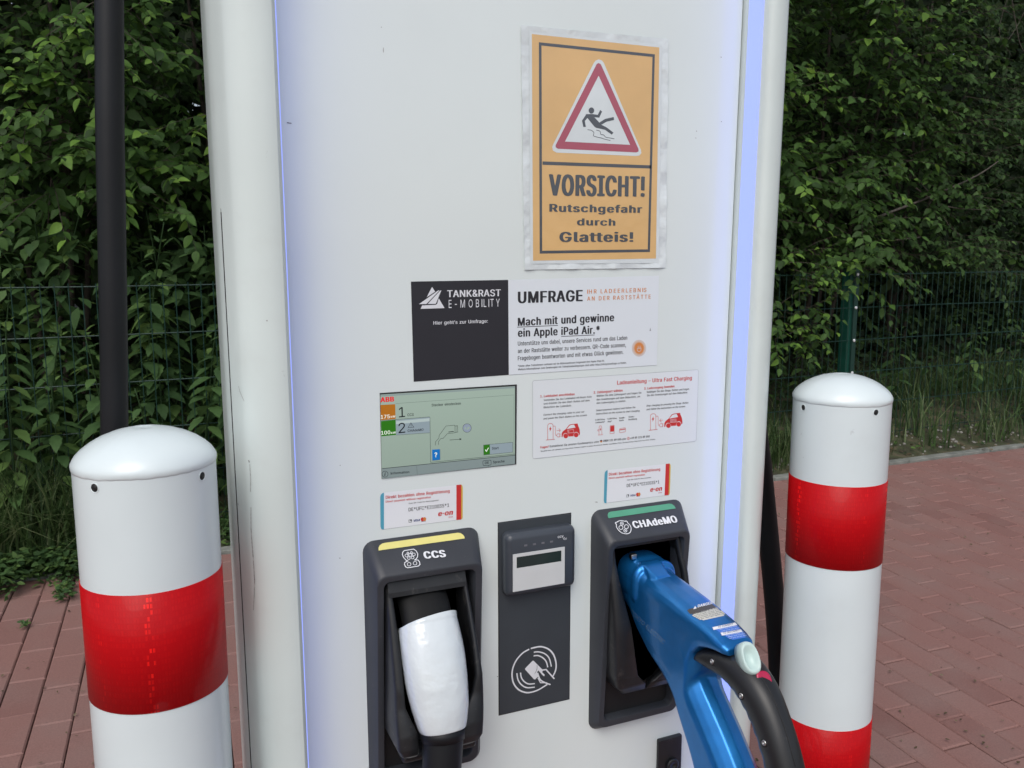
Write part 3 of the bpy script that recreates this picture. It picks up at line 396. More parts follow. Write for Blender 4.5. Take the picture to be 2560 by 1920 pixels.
class Print:
    """flat ink on a plane: shapes are measured on the photograph and laid on the real surface"""
    def __init__(s, parent, zf, P0=(0, 0, ZC), N=(0, -1, 0), lift=.0003, step=.00012):
        s.parent = parent; s.zf = zf; s.P0 = np.array(P0, float); s.N = np.array(N, float)/np.linalg.norm(N); s.lift = lift; s.step = step; s.b = {}
        s.h = np.array([1., 0, 0]); s.v = np.cross(s.h, s.N); s.v = s.v*np.sign(s.v[2])
    def P(s, x, y): 
        X, Y = s.zf(x, y); return onPl(X, Y, s.P0, s.N)
    def add(s, name, m, pts3, faces, layer):
        off = s.N*(s.lift+s.step*layer); V, F = s.b.setdefault((name, m), ([], [])); n = len(V)
        V.extend([p+off for p in pts3]); F.extend([tuple(i+n for i in f) for f in faces])
    def poly(s, name, m, pts, layer=1, raw=False):
        P = [np.array(p) if raw else s.P(*p) for p in pts]
        uv = [Vector((float(np.dot(p, s.h)), float(np.dot(p, s.v)), 0)) for p in P]
        s.add(name, m, P, tessellate_polygon([uv]), layer)
    def stroke(s, name, m, pts, w, layer=1, closed=False, wpx=True):
        # w in zoom pixels
        P = [s.P(*p) for p in pts]
        c0 = s.P(*pts[0]); c1 = s.P(pts[0][0], pts[0][1]+10); hw = w/2*np.linalg.norm(c1-c0)/10
        n = len(P); L, Rr = [], []
        for i in range(n):
            a = P[(i-1) % n] if (closed or i > 0) else None; b = P[(i+1) % n] if (closed or i < n-1) else None
            d = []
            if a is not None: d.append((P[i]-a)/max(np.linalg.norm(P[i]-a), 1e-9))
            if b is not None: d.append((b-P[i])/max(np.linalg.norm(b-P[i]), 1e-9))
            t = sum(d); t = t/max(np.linalg.norm(t), 1e-9); nn = np.cross(s.N, t)
            k = 1/max(.5, float(np.dot(nn, np.cross(s.N, d[0]))))
            L.append(P[i]+nn*hw*k); Rr.append(P[i]-nn*hw*k)
        V = L+Rr; F = [(i, (i+1) % n, n+(i+1) % n, n+i) for i in range(n if closed else n-1)]
        s.add(name, m, V, F, layer)
    def circ(s, name, m, c, r, layer=1, ry=None, n=24, w=None, a0=0, a1=360):
        ry = ry or r; full = abs(a1-a0) >= 360
        pts = [(c[0]+r*math.cos(R(a0+(a1-a0)*k/(n if full else n-1))), c[1]-ry*math.sin(R(a0+(a1-a0)*k/(n if full else n-1)))) for k in range(n)]
        if w: s.stroke(name, m, pts, w, layer, closed=full)
        else: s.poly(name, m, pts, layer)
    def text(s, name, m, body, a, b, cap, layer=2, bold=0., spacing=1., shear=0., res=2):
        """a, b: baseline ends, cap: cap height in zoom pixels"""
        if cap < 42 and bold < .012 and not name.startswith("menu"): bold = .012
        V, F = text_geo(body, bold, spacing, shear, res)
        if not len(V): return
        A, B = s.P(*a), s.P(*b); hA = np.linalg.norm(s.P(a[0], a[1]-cap)-A); hB = np.linalg.norm(s.P(b[0], b[1]-cap)-B)
        x0, x1 = V[:, 0].min(), V[:, 0].max()
        t = (V[:, 0]-x0)/(x1-x0); h = (hA+(hB-hA)*0.5)/CAPH
        up = s.v
        P = [A+(B-A)*ti+up*h*yi+s.N*s.step*.2*k for ti, yi, k in zip(t, V[:, 1], V[:, 2])]
        s.add(name, m, P, F, layer)
    def build(s):
        for (name, m), (V, F) in s.b.items(): mesh(name, V, F, M[m], s.parent)
        s.b = {}

# ================================================================ GROUND, PAVEMENT, KERB
def gnd_mat():
    m = bpy.data.materials.new('verge_soil'); m.use_nodes = True; t = m.node_tree; b = t.nodes['Principled BSDF']; L = t.links.new
    tc = t.nodes.new('ShaderNodeTexCoord'); n = t.nodes.new('ShaderNodeTexNoise'); n.inputs['Scale'].default_value = 9; n.inputs['Detail'].default_value = 8; L(tc.outputs['Object'], n.inputs['Vector'])
    r = t.nodes.new('ShaderNodeValToRGB'); L(n.outputs[0], r.inputs[0]); e = r.color_ramp.elements
    e[0].position = .35; e[0].color = (.035, .030, .018, 1); e[1].position = .68; e[1].color = (.11, .085, .055, 1)
    k = r.color_ramp.elements.new(.5); k.color = (.045, .055, .022, 1); L(r.outputs[0], b.inputs['Base Color']); b.inputs['Roughness'].default_value = .9
    bp = t.nodes.new('ShaderNodeBump'); bp.inputs['Strength'].default_value = .8; bp.inputs['Distance'].default_value = .03; L(n.outputs[0], bp.inputs['Height']); L(bp.outputs[0], b.inputs['Normal'])
    return m
M['soil'] = gnd_mat()
M['asphalt'] = mat('asphalt', (.055, .055, .057), .8, var=.25, vscale=60, bump=.5, bscale=300, bdist=.004)
M['bed'] = mat('joint_sand', (.042, .037, .029), .9, var=.6, vscale=9, bump=.5, bscale=400, bdist=.002)

def grid_sheet(name, xs, ys, zf, m, kind='structure'):
    V = [(x, y, zf(x, y)) for y in ys for x in xs]; nx = len(xs)
    F = [(j*nx+i, j*nx+i+1, (j+1)*nx+i+1, (j+1)*nx+i) for j in range(len(ys)-1) for i in range(nx-1)]
    o = mesh(name, V, F, m, None, True); tag(o, kind=kind); return o
def verge_z(x, y):
    base = gz(y) + .012
    n = noise.fractal(Vector((x*1.7, y*1.7, .3)), 1.0, 2.0, 4)
    rise = .10*max(0, y-2.95) + .05*min(1, max(0, y-2.64)/.3)
    return base + rise + n*.035*min(1, max(0, (y-2.66)/.25)) - .01
xs = list(np.linspace(-60, -3.2, 12))+list(np.arange(-3, 8.6, .09))+list(np.linspace(9, 60, 12))
ys = list(np.arange(2.635, 5.4, .09))+list(np.linspace(5.6, 70, 12))
grid_sheet('verge', xs, ys, verge_z, M['soil'])
grid_sheet('ground', [-60, -8, 0, 8, 60], [-60, -20, -6, 0, 2.56, 2.64], lambda x, y: -.035+.03*max(-6., min(y, 2.64)) - (.02 if y < -5.9 else 0), M['bed'])
grid_sheet('asphalt_yard', [-60, -8, 0, 8, 60], [-60, -20, -6, -3.2], lambda x, y: .03*max(-6., y)-.012, M['asphalt'])

def brick_mat():
    m = bpy.data.materials.new('red_paver'); m.use_nodes = True; t = m.node_tree; b = t.nodes['Principled BSDF']; L = t.links.new
    tc = t.nodes.new('ShaderNodeTexCoord'); ge = t.nodes.new('ShaderNodeNewGeometry')
    n = t.nodes.new('ShaderNodeTexNoise'); n.inputs['Scale'].default_value = 5; n.inputs['Detail'].default_value = 6; L(ge.outputs['Position'], n.inputs['Vector'])
    n2 = t.nodes.new('ShaderNodeTexNoise'); n2.inputs['Scale'].default_value = 240; n2.inputs['Detail'].default_value = 3; L(ge.outputs['Position'], n2.inputs['Vector'])
    # a tone per brick, taken from the cell its centre lies in (same rule for single and joined bricks)
    at = t.nodes.new('ShaderNodeAttribute'); at.attribute_name = 'tone'
    oi = t.nodes.new('ShaderNodeObjectInfo')
    ad = t.nodes.new('ShaderNodeMath'); ad.operation = 'ADD'; L(at.outputs['Fac'], ad.inputs[0]); L(oi.outputs['Random'], ad.inputs[1])
    fr = t.nodes.new('ShaderNodeMath'); fr.operation = 'FRACT'; L(ad.outputs[0], fr.inputs[0])
    r = t.nodes.new('ShaderNodeValToRGB'); L(fr.outputs[0], r.inputs[0]); e = r.color_ramp.elements
    e[0].position = 0; e[0].color = (.205, .103, .090, 1); e[1].position = 1; e[1].color = (.262, .140, .122, 1)
    k = e.new(.12); k.color = (.245, .130, .114, 1)
    ov = t.nodes.new('ShaderNodeMix'); ov.data_type = 'RGBA'; ov.blend_type = 'MIX'
    mr = t.nodes.new('ShaderNodeMapRange'); mr.inputs[1].default_value = .42; mr.inputs[2].default_value = .72; mr.inputs[3].default_value = 0; mr.inputs[4].default_value = .60; L(n.outputs[0], mr.inputs[0])
    L(mr.outputs[0], ov.inputs[0]); L(r.outputs[0], ov.inputs[6]); ov.inputs[7].default_value = (.250, .165, .148, 1)
    ov2 = t.nodes.new('ShaderNodeMix'); ov2.data_type = 'RGBA'; ov2.blend_type = 'MULTIPLY'; ov2.inputs[0].default_value = 1
    mr2 = t.nodes.new('ShaderNodeMapRange'); mr2.inputs[1].default_value = .3; mr2.inputs[2].default_value = .7; mr2.inputs[3].default_value = .88; mr2.inputs[4].default_value = 1.1; L(n2.outputs[0], mr2.inputs[0])
    L(ov.outputs[2], ov2.inputs[6]); L(mr2.outputs[0], ov2.inputs[7]); L(ov2.outputs[2], b.inputs['Base Color'])
    b.inputs['Roughness'].default_value = .72; b.inputs['Specular IOR Level'].default_value = .35
    bp = t.nodes.new('ShaderNodeBump'); bp.inputs['Strength'].default_value = .3; bp.inputs['Distance'].default_value = .0012; L(n2.outputs[0], bp.inputs['Height']); L(bp.outputs[0], b.inputs['Normal'])
    return m
M['brick'] = brick_mat()

pavement = bpy.data.objects.new('pavement', None); link(pavement); tag(pavement, kind='structure')
AZ = R(2.69); ed = np.array([math.sin(AZ), math.cos(AZ)]); en = np.array([math.cos(AZ), -math.sin(AZ)])
def brick_geo(w, l, h=.03, c=.004):
    hw, hl = w/2, l/2; V = [(-hw, -hl, -h), (hw, -hl, -h), (hw, hl, -h), (-hw, hl, -h), (-hw, -hl, -c), (hw, -hl, -c), (hw, hl, -c), (-hw, hl, -c),
         (-hw+c, -hl+c, 0), (hw-c, -hl+c, 0), (hw-c, hl-c, 0), (-hw+c, hl-c, 0)]
    F = [(0, 1, 5, 4), (1, 2, 6, 5), (2, 3, 7, 6), (3, 0, 4, 7), (4, 5, 9, 8), (5, 6, 10, 9), (6, 7, 11, 10), (7, 4, 8, 11), (8, 9, 10, 11)]
    return V, F
JT = .0032
rows = []
k = 0
for j in range(-16, 70): rows.append((1.571+.1*j, .1, .413+.107*j))                # right field (measured bond)
for j in range(-3, 62): rows.append((-.774-.1*j+.2, .1, 1.494-.128*(j)))          # left field
rows.append((-.174, .143, .05))                                                   # fitted row where the two fields meet
CURB_Y = 2.578
bricks = []
for v0, w, off in rows:
    off = off % .2
    for i in range(-17, 15):
        u = off+.2*i
        cx, cy = ed*(u+.1)+en*(v0+w/2)
        if cx < -5 or cx > 7.6 or cy < -3.15: continue
        l = .2
        e1 = cy+.1
        if cy-.1 > CURB_Y-.02: continue
        if e1 > CURB_Y: l = .2-(e1-CURB_Y); cy -= (.2-l)/2
        if l < .02: continue
        # the post's foundation and the bollard feet stand on top; bricks simply run under
        bricks.append([cx, cy, w-JT, l-JT])
def seen(cx, cy):
    P = np.array([cx, cy, gz(cy)])-CAM; d = P @ _f
    if d < .2: return None
    x, y = 1280+FPX*(P @ _r)/d, 960-FPX*(P @ _u)/d
    if not (-60 < x < 2620 and y < 1980): return None
    if 590 < x < 1900: return None
    return d
cand = []
for i, (cx, cy, w, l) in enumerate(bricks):
    d = seen(cx, cy)
    if d: cand.append((d, i))
cand.sort(); near = {i for _, i in cand[:300]}
bV, bF = brick_geo(.1-JT, .2-JT); bme = bpy.data.meshes.new('brick'); bme.from_pydata(bV, [], bF); bme.materials.append(M['brick'])
tl = math.atan(.03)
restV, restF, tone = [], [], []
for i, (cx, cy, w, l) in enumerate(bricks):
    dz = random.uniform(-.0012, .0012); rx = random.uniform(-.005, .005); ry = random.uniform(-.008, .008)
    Mx = Matrix.Translation((cx, cy, gz(cy)+dz)) @ Matrix.Rotation(-AZ+random.uniform(-.004, .004), 4, 'Z') @ Matrix.Rotation(tl+rx, 4, 'X') @ Matrix.Rotation(ry, 4, 'Y')
    if i in near:
        if abs(l-(.2-JT)) < 1e-4: me = bme
        else:
            v, f = brick_geo(w, l); me = bpy.data.meshes.new('brick'); me.from_pydata(v, [], f); me.materials.append(M['brick'])
        o = bpy.data.objects.new('brick', me); link(o, pavement); o.matrix_local = Mx
    else:
        v, f = brick_geo(w, l); n = len(restV); restV += [tuple(Mx @ Vector(p)) for p in v]; restF += [tuple(a+n for a in q) for q in f]; tone += [random.random()]*len(f)
ro = mesh('brick_field', restV, restF, M['brick'], pavement); tag(ro, kind='stuff')
a = ro.data.attributes.new('tone', 'FLOAT', 'FACE'); a.data.foreach_set('value', tone)

M['kerb'] = mat('kerb_concrete', (.20, .21, .19), .85, var=.30, vscale=14, bump=.6, bscale=90, bdist=.004)
kerb = bpy.data.objects.new('kerb', None); link(kerb); tag(kerb, kind='structure')
for i in range(13):
    x0 = -4.5+i*1.0+.27; v, f = box_vf(x0, x0+.994, 2.582, 2.640, gz(2.6)-.12, gz(2.6)+.012+random.uniform(-.003, .004))
    o = mesh('kerb_stone', v, f, M['kerb']); o.parent = kerb; bevel(o, .004, 1)

# ================================================================ CHARGING POST
post = thing('charging_station', 'tall white electric charging post with blue lit edges between two red and white bollards', 'charging station', (.0975, .12, 0))
# every ring carries the slight widening of the post towards its top
def sR(z): zr = z-ZC; return .4172+.0127*zr
def sL(z): zr = z-ZC; return -.2246-.0028*(zr)
ZT, ZB = 2.36, -.02
left_prof = [(0, .006), (0, -.050), (.0012, -.0545), (.0045, -.0580), (.010, -.0595), (.019, -.0588), (.028, -.0565), (.0365, -.0525), (.0425, -.0480), (.0468, -.0425), (.0493, -.0370), (.0525, -.0270), (.0562, -.0140), (.0597, -.0005), (.0600, .0200), (.0420, .3000), (.01, .3)]
right_prof = [(0, .006), (0, -.050), (.0012, -.0545), (.0045, -.0580), (.010, -.0595), (.019, -.0588), (.028, -.0560), (.0355, -.0505), (.0425, -.0415), (.0490, -.0300), (.0545, -.0180), (.0595, -.0050), (.0600, .0200), (.0420, .3000), (.01, .3)]
def column(name, side):
    rings = []
    for z in (ZB, .4, .8, 1.2, 1.6, 2.0, ZT):
        r = []
        for dx, y in (right_prof if side > 0 else left_prof):
            if side > 0: r.append((sR(z)+dx, y, z))
            else: r.append((sL(z)-dx*1.09, y, z))
        rings.append(r)
    o = loft(name, rings, M['column'], post, smooth=True)
    o.modifiers.new('es', 'EDGE_SPLIT').split_angle = R(30 if side < 0 else 38)
    return o
colR = column('side_column', 1); colL = column('side_column', -1)
# body behind the front panel
rings = [[(sL(z)-.03, .012, z), (sR(z)+.03, .012, z), (sR(z)+.012, .305, z), (sL(z)-.012, .305, z)] for z in (ZB, ZT)]
loft('rear_housing', rings, M['column'], post, smooth=False)
box('top_cover', -.30, .505, -.075, .32, ZT, ZT+.05, M['column'], post, .012)
# front panel, 2 mm short of the columns
rings = []
for z in (.12, .8, 1.6, ZT-.003): rings.append([(sL(z)+.0025, 0, z), (sR(z)-.0022, 0, z), (sR(z)-.0022, .010, z), (sL(z)+.0025, .010, z)])
fp = loft('front_panel', rings, M['panel'], post, smooth=False); bevel(fp, .0005, 1)
box('plinth', -.24, .42, -.02, .012, ZB, .115, M['holder'], post, .004)
for side in (1, -1):
    rings = []
    for z in (.14, ZT-.02):
        if side > 0: x = sR(z); rings.append([(x-.0022, -.0425, z), (x+.001, -.0425, z), (x+.001, -.0140, z), (x-.0022, -.0140, z)])
        else: x = sL(z); rings.append([(x+.0022, -.0425, z), (x-.001, -.0425, z), (x-.001, -.0180, z), (x+.0022, -.0180, z)])
    loft('led_strip', rings, M['led'], post, smooth=False)
# service-cover joint on the outer side of the left column
jz0, jz1 = .30, ZC+.045
jr = []
for z in (jz0, jz1):
    x = sL(z)-1.09*.0562; jr.append([(x-.0013, -.0119, z), (x-.0009, -.0130, z), (x+.004, -.012, z), (x+.002, -.011, z)])
loft('cover_joint', jr, M['gasket'], post, smooth=False)
box('cover_notch', sL(jz1)-.0622, sL(jz1)-.0600, -.0120, -.0040, jz1-.001, jz1+.004, M['scuff_notch'], post)
# scuffs
zc = zoomed(540, 1100, .4943); zs = zoomed(0, 0, .42194)
sc = Print(post, zoomed(0, 0, 1), (0, -.0594, ZC), (0, -1, 0), lift=.0006)
M['scuff'] = mat('scuff_grey', (.30, .29, .28), .7, var=.4, vscale=300)
M['chip'] = mat('chip_dark', (.10, .095, .09), .7, var=.4, vscale=200)
prn = Print(post, zoomed(0, 0, 1), lift=.0004)
for x, y, w, h in ((724, 308, 5, 3), (719, 307, 3, 3), (953, 68, 1.5, 1.6), (958, 125, 1, 14), (1802, 143, 1.5, 2), (850, 1163, 1.5, 1.8), (849, 1395, 2, 2), (1741, 328, 1, 4), (1739, 345, 1, 3), (1243, 1691, 1.4, 2), (1490, 1255, 4, 1.5), (1803, 304, 1.3, 1.8)):
    prn.build(); prn.poly('paint_chip', 'chip' if w*h < 14 and w > 1 else 'scuff', [(x-w/2*1.6, y+h*.1), (x-w*.2, y-h/2), (x+w*.9, y-h*.3), (x+w, y+h/2), (x, y+h*.4)], 0)
prn.build()

cbv = BVHTree.FromPolygons([v.co[:] for v in colL.data.vertices], [tuple(p.vertices) for p in colL.data.polygons])
M['scratch'] = mat('scratch_grey', (.36, .36, .36), .7, var=.5, vscale=260)
def surf_line(pts, w, name='scratch', m='scratch'):
    P = [cbv.ray_cast(Vector(CAM), Vector(ray(*p_)).normalized()) for p_ in pts]; P = [(h[0], h[1]) for h in P if h[0] is not None]
    V, F = [], []
    for i, (p_, n_) in enumerate(P):
        n_ = n_ if n_.dot(Vector(CAM)-p_) > 0 else -n_
        t_ = (P[min(i+1, len(P)-1)][0]-P[max(i-1, 0)][0]).normalized(); b_ = n_.cross(t_)*w*(.4+.6*math.sin(math.pi*(i+.5)/len(P))); V += [tuple(p_+b_+n_*.0004), tuple(p_-b_+n_*.0004)]
        if i: F.append((2*i-2, 2*i-1, 2*i+1, 2*i))
    if F: mesh(name, V, F, M[m], post)
surf_line([(625, 1160), (627, 1200), (627, 1230)], .0005); surf_line([(628, 1268), (628, 1320), (630, 1350), (634, 1400), (637, 1450), (636, 1490), (634, 1525)], .0008); surf_line([(597, 965), (601, 980), (606, 992), (611, 1003)], .0004)
surf_line([(622, 1150), (624, 1156)], .0010); surf_line([(595, 1258), (597, 1262)], .0008); surf_line([(667, 800), (668, 803)], .0008)

# ---------------------------------------------------------------- screen
SZ = zoomed(940, 950, .24113)
def scrmat(name, col, s=1.0, rough=.18): return mat(name, tuple(c*.25 for c in col), rough, var=.0, emit=col, es=s)
M['s_bg'] = scrmat('display_background', lin(128, 143, 133)); M['s_bar'] = scrmat('display_bar', lin(112, 124, 124))
def _grad(m, c):
    t = m.node_tree; g = t.nodes.new('ShaderNodeNewGeometry'); sp = t.nodes.new('ShaderNodeSeparateXYZ'); t.links.new(g.outputs['Position'], sp.inputs[0])
    r_ = t.nodes.new('ShaderNodeMapRange'); r_.inputs[1].default_value = .97; r_.inputs[2].default_value = 1.12; r_.inputs[3].default_value = .80; r_.inputs[4].default_value = 1.12; t.links.new(sp.outputs[2], r_.inputs[0])
    v_ = t.nodes.new('ShaderNodeVectorMath'); v_.operation = 'SCALE'; v_.inputs[0].default_value = c; t.links.new(r_.outputs[0], v_.inputs['Scale']); t.links.new(v_.outputs[0], t.nodes['Principled BSDF'].inputs['Emission Color'])
_grad(M['s_bg'], lin(128, 143, 133)); _grad(M['s_bar'], lin(112, 124, 124))
M['s_sel'] = scrmat('display_selected', lin(120, 133, 140))
M['s_line'] = scrmat('display_line', lin(52, 62, 62)); M['s_dark'] = scrmat('display_text', lin(12, 16, 20)); M['s_white'] = scrmat('display_white', lin(205, 212, 200))
M['s_red'] = scrmat('display_red', lin(190, 40, 45)); M['s_or'] = scrmat('display_orange', lin(150, 92, 25)); M['s_gr'] = scrmat('display_green', lin(38, 98, 18))
M['s_blue'] = scrmat('display_blue', lin(20, 95, 160)); M['s_grey'] = scrmat('display_grey', lin(120, 130, 145)); M['s_ol'] = scrmat('display_outline', lin(92, 104, 100))
M['s_hi'] = scrmat('display_highlight', lin(150, 163, 162))
fr = [onY(*SZ(*p)) for p in ((38, 135), (1458, 45), (1452, 873), (57, 1022))]
screen = loft('display', [[tuple(p+np.array([0, -.0008, 0])) for p in fr], [tuple(p+np.array([0, .002, 0])) for p in fr]], M['gasket'], post, smooth=False)
S = Print(screen, SZ, lift=.0012)
S.poly('picture', 's_bg', [(42, 150), (1437, 63), (1437, 868), (57, 1022)], 0)
S.poly('picture', 's_bar', [(57, 915), (1437, 780), (1437, 868), (57, 1022)], 1)
S.poly('menu_item', 's_bar', [(42, 155), (1437, 66), (1437, 82), (42, 170)], 1)
S.stroke('menu_item', 's_ol', [(200, 243), (1425, 153)], 3, 1)
S.stroke('menu_item', 's_ol', [(1425, 153), (1425, 765)], 2, 1)
S.poly('menu_item', 's_or', [(44, 257), (196, 249), (200, 402), (47, 415)], 1)
S.poly('menu_item', 's_gr', [(49, 425), (200, 411), (205, 567), (52, 582)], 1)
S.poly('menu_item', 's_sel', [(204, 414), (553, 383), (553, 543), (206, 567)], 1)
S.poly('menu_item', 's_hi', [(205, 425), (553, 394), (553, 425), (205, 456)], 2)
S.stroke('menu_item', 's_line', [(50, 420), (553, 380)], 4, 3)
S.stroke('menu_item', 's_line', [(205, 569), (553, 545)], 3, 3)
S.stroke('menu_item', 's_line', [(555, 383), (563, 851), (1437, 765)], 4, 3)
S.stroke('menu_item', 's_dark', [(60, 916), (1437, 777)], 5, 3)
S.stroke('menu_item', 's_line', [(418, 888), (425, 980)], 2, 3)
S.text('lettering', 's_red', 'ABB', (42, 229), (185, 220), 50, 2, bold=.045)
S.text('lettering', 's_white', '175', (46, 401), (140, 393), 38, 3); S.text('lettering', 's_white', 'kW', (150, 389), (197, 385), 20, 3)
S.text('lettering', 's_white', '100', (50, 566), (145, 558), 38, 3); S.text('lettering', 's_white', 'kW', (153, 556), (203, 551), 20, 3)
S.text('lettering', 's_dark', '1', (234, 386), (298, 380), 104, 3, bold=.0); S.text('lettering', 's_dark', '2', (230, 550), (300, 543), 104, 3)
S.text('lettering', 's_dark', 'CCS', (322, 373), (387, 369), 27, 3); S.text('lettering', 's_dark', 'CHAdeMO', (324, 537), (488, 524), 25, 3)
S.text('lettering', 's_dark', 'Stecker einstecken', (573, 272), (875, 252), 26, 3)
S.text('lettering', 's_dark', 'Information', (149, 977), (341, 961), 24, 3); S.text('lettering', 's_dark', 'Sprache', (1208, 861), (1328, 850), 25, 3)
S.text('lettering', 's_dark', 'DE', (1124, 868), (1167, 864), 24, 3)
S.stroke('menu_item', 's_dark', [(358, 440), (388, 487), (330, 491)], 4, 3, closed=True); S.text('lettering', 's_dark', '!', (357, 482), (363, 481), 24, 3)
S.stroke('plug_picture', 's_dark', [(612, 675), (612, 640), (648, 600), (652, 570), (722, 475), (810, 466), (815, 478), (815, 543), (808, 546), (735, 555), (692, 603), (670, 603), (645, 635), (643, 670)], 3.5, 2)
S.stroke('plug_picture', 's_dark', [(815, 474), (842, 472), (844, 538), (815, 542)], 3.5, 2, closed=True); S.stroke('plug_picture', 's_dark', [(829, 474), (830, 540)], 2, 2)
S.poly('plug_picture', 's_dark', [(747, 534), (802, 528), (802, 535), (747, 541)], 2)
S.stroke('plug_picture', 's_dark', [(760, 620), (862, 612)], 4, 2); S.poly('plug_picture', 's_dark', [(862, 601), (886, 610), (863, 622)], 2)
S.circ('plug_picture', 's_grey', (940, 496), 43, 1, ry=44); S.circ('plug_picture', 's_dark', (940, 496), 44, 2, ry=45, w=3)
S.poly('plug_picture', 's_bg', [(910, 496), (928, 480), (932, 505), (918, 512)], 2); S.poly('plug_picture', 's_bg', [(935, 508), (952, 480), (968, 484), (966, 500), (945, 516)], 2)
S.poly('help_button', 's_blue', [(578, 720), (657, 714), (659, 823), (580, 831)], 3); S.stroke('help_button', 's_line', [(580, 832), (660, 824), (660, 716)], 3, 3)
S.text('lettering', 's_white', '?', (603, 798), (630, 796), 48, 4, bold=.02)
S.poly('start_button', 's_sel', [(1110, 671), (1411, 643), (1413, 745), (1112, 776)], 2); S.stroke('start_button', 's_line', [(1110, 671), (1411, 643), (1413, 745), (1112, 776)], 3, 3, closed=True)
S.poly('start_button', 's_gr', [(1112, 673), (1175, 667), (1177, 767), (1113, 774)], 3); S.stroke('start_button', 's_white', [(1128, 720), (1140, 737), (1162, 700)], 8, 4)
S.text('lettering', 's_dark', 'Start', (1197, 720), (1267, 714), 26, 3)
S.stroke('language_button', 's_dark', [(1110, 834), (1182, 828), (1188, 836), (1189, 872), (1182, 879), (1168, 880), (1162, 888), (1157, 881), (1112, 884), (1105, 877), (1103, 842)], 4, 3, closed=True)
S.circ('info_button', 's_dark', (90, 973), 31, 3, w=4); S.text('lettering', 's_dark', 'i', (83, 991), (97, 990), 36, 4, bold=.03, shear=.25)
S.build()

# ---------------------------------------------------------------- payment terminal
RZ = zoomed(1240, 1270, .3195)
c = [onY(*RZ(*p)) for p in ((20, 118), (583, 40), (565, 1490), (18, 1622))]
x0, x1, z1, z0 = .0480, .1566, ZC-.3576, ZC-.6333
term = box('payment_terminal', x0, x1, -.0012, .003, z0, z1, M['plate'], post, .0006, 1)
box('plate_gap', x0-.0010, x1+.0010, -.0004, .003, z0-.0010, z1+.0010, M['gasket'], term)
# reader head
hx0, hx1, hz1, hz0, hd = .0520, .1575, ZC-.3700, ZC-.4580, -.0185
def rr(x0, x1, z0, z1, r, y, n=4):
    return rrect((x1-x0)/2, z1, z0, r, (x0+x1)/2, lambda z: y, n)
rg = [rr(hx0, hx1, hz0, hz1, .008, .0), rr(hx0, hx1, hz0, hz1, .008, hd*.45), rr(hx0+.001, hx1-.001, hz0+.001, hz1-.001, .008, hd*.72), rr(hx0+.004, hx1-.004, hz0+.004, hz1-.004, .006, hd*.93), rr(hx0+.0075, hx1-.0075, hz0+.0075, hz1-.0075, .004, hd)]
head = loft('reader_head', rg, M['term'], term); head.modifiers.new('es', 'EDGE_SPLIT').split_angle = R(50)
def hp(X0, X1, Z0, Z1, m, name, y0, y1, bw=0):
    return box(name, X0, X1, y1, y0, Z0, Z1, m, head, bw, 1)
T = Print(head, RZ, (0, hd, ZC), lift=.0002)
# bezel measured on the head's own face, with the LCD window sunk into it
def q(x, y, Y=hd): return onY(*RZ(x, y), Y)
bz = [q(128, 360), q(535, 305), q(535, 585), q(125, 657)]; lc = [q(155, 380), q(510, 328), q(510, 412), q(155, 473)]
bx0, bx1, bz0, bz1 = .0607, .1381, ZC-.4493, ZC-.3972
lx0, lx1, lz0, lz1 = .0660, .1331, ZC-.4170, ZC-.4015
V = []
for (X0, X1, Z0, Z1, Y) in ((bx0, bx1, bz0, bz1, hd-.0012), (lx0, lx1, lz0, lz1, hd-.0012), (lx0+.0004, lx1-.0004, lz0+.0004, lz1-.0004, hd-.0003+.0028)):
    V += [(X0, Y, Z0), (X1, Y, Z0), (X1, Y, Z1), (X0, Y, Z1)]
V += [(bx0, hd+.001, bz0), (bx1, hd+.001, bz0), (bx1, hd+.001, bz1), (bx0, hd+.001, bz1)]
F = [(0, 1, 5, 4), (1, 2, 6, 5), (2, 3, 7, 6), (3, 0, 4, 7), (4, 5, 9, 8), (5, 6, 10, 9), (6, 7, 11, 10), (7, 4, 8, 11), (12, 13, 1, 0), (13, 14, 2, 1), (14, 15, 3, 2), (15, 12, 0, 3)]
mesh('bezel', V, F, M['termwhite'], term)
box('lcd_window', lx0+.0002, lx1-.0002, hd-.0009, hd+.002, lz0+.0002, lz1-.0002, M['lcd'], term)
for i in range(4):
    X = .0798+.0128*i; box('indicator', X-.0022, X+.0022, hd-.0004, hd+.001, ZC-.3885, ZC-.3861, mat('indicator_grey', (.16, .16, .18), .5) if i == 0 else bpy.data.materials['indicator_grey'], term)
T = Print(term, RZ, (0, hd, ZC), lift=.0002)
T.text('lettering', 'white_ink', 'CCV', (482, 236), (527, 229), 17, 1, bold=.03)
for a in range(6):
    an = R(-20+a*52); T.stroke('lettering', 'white_ink', [(538+5*math.cos(an), 238+4*math.sin(an)), (538+15*math.cos(an), 238+12*math.sin(an))], 4, 1)
T.build()
C = Print(term, zoomed(1260, 1590, .096443), (0, -.0012, ZC), lift=.0003)
def spl(pts, n=6): return [tuple(p) for p in catmull(pts, n)]
C.stroke('card_symbol', 'white_ink', spl([(1265, 1040), (1335, 880), (1345, 700), (1290, 500), (1180, 360), (1040, 290), (900, 275), (690, 320)]), 38, 1)
C.stroke('card_symbol', 'white_ink', spl([(650, 340), (480, 440), (320, 620), (230, 820), (205, 1020), (250, 1230), (380, 1390), (560, 1460), (720, 1450), (900, 1385), (1120, 1250)]), 38, 1)
C.stroke('card_symbol', 'white_ink', spl([(770, 418), (900, 408), (1060, 460), (1170, 580), (1225, 790)]), 32, 1); C.stroke('card_symbol', 'white_ink', spl([(765, 512), (880, 505), (1000, 560), (1090, 660), (1132, 808)]), 32, 1)
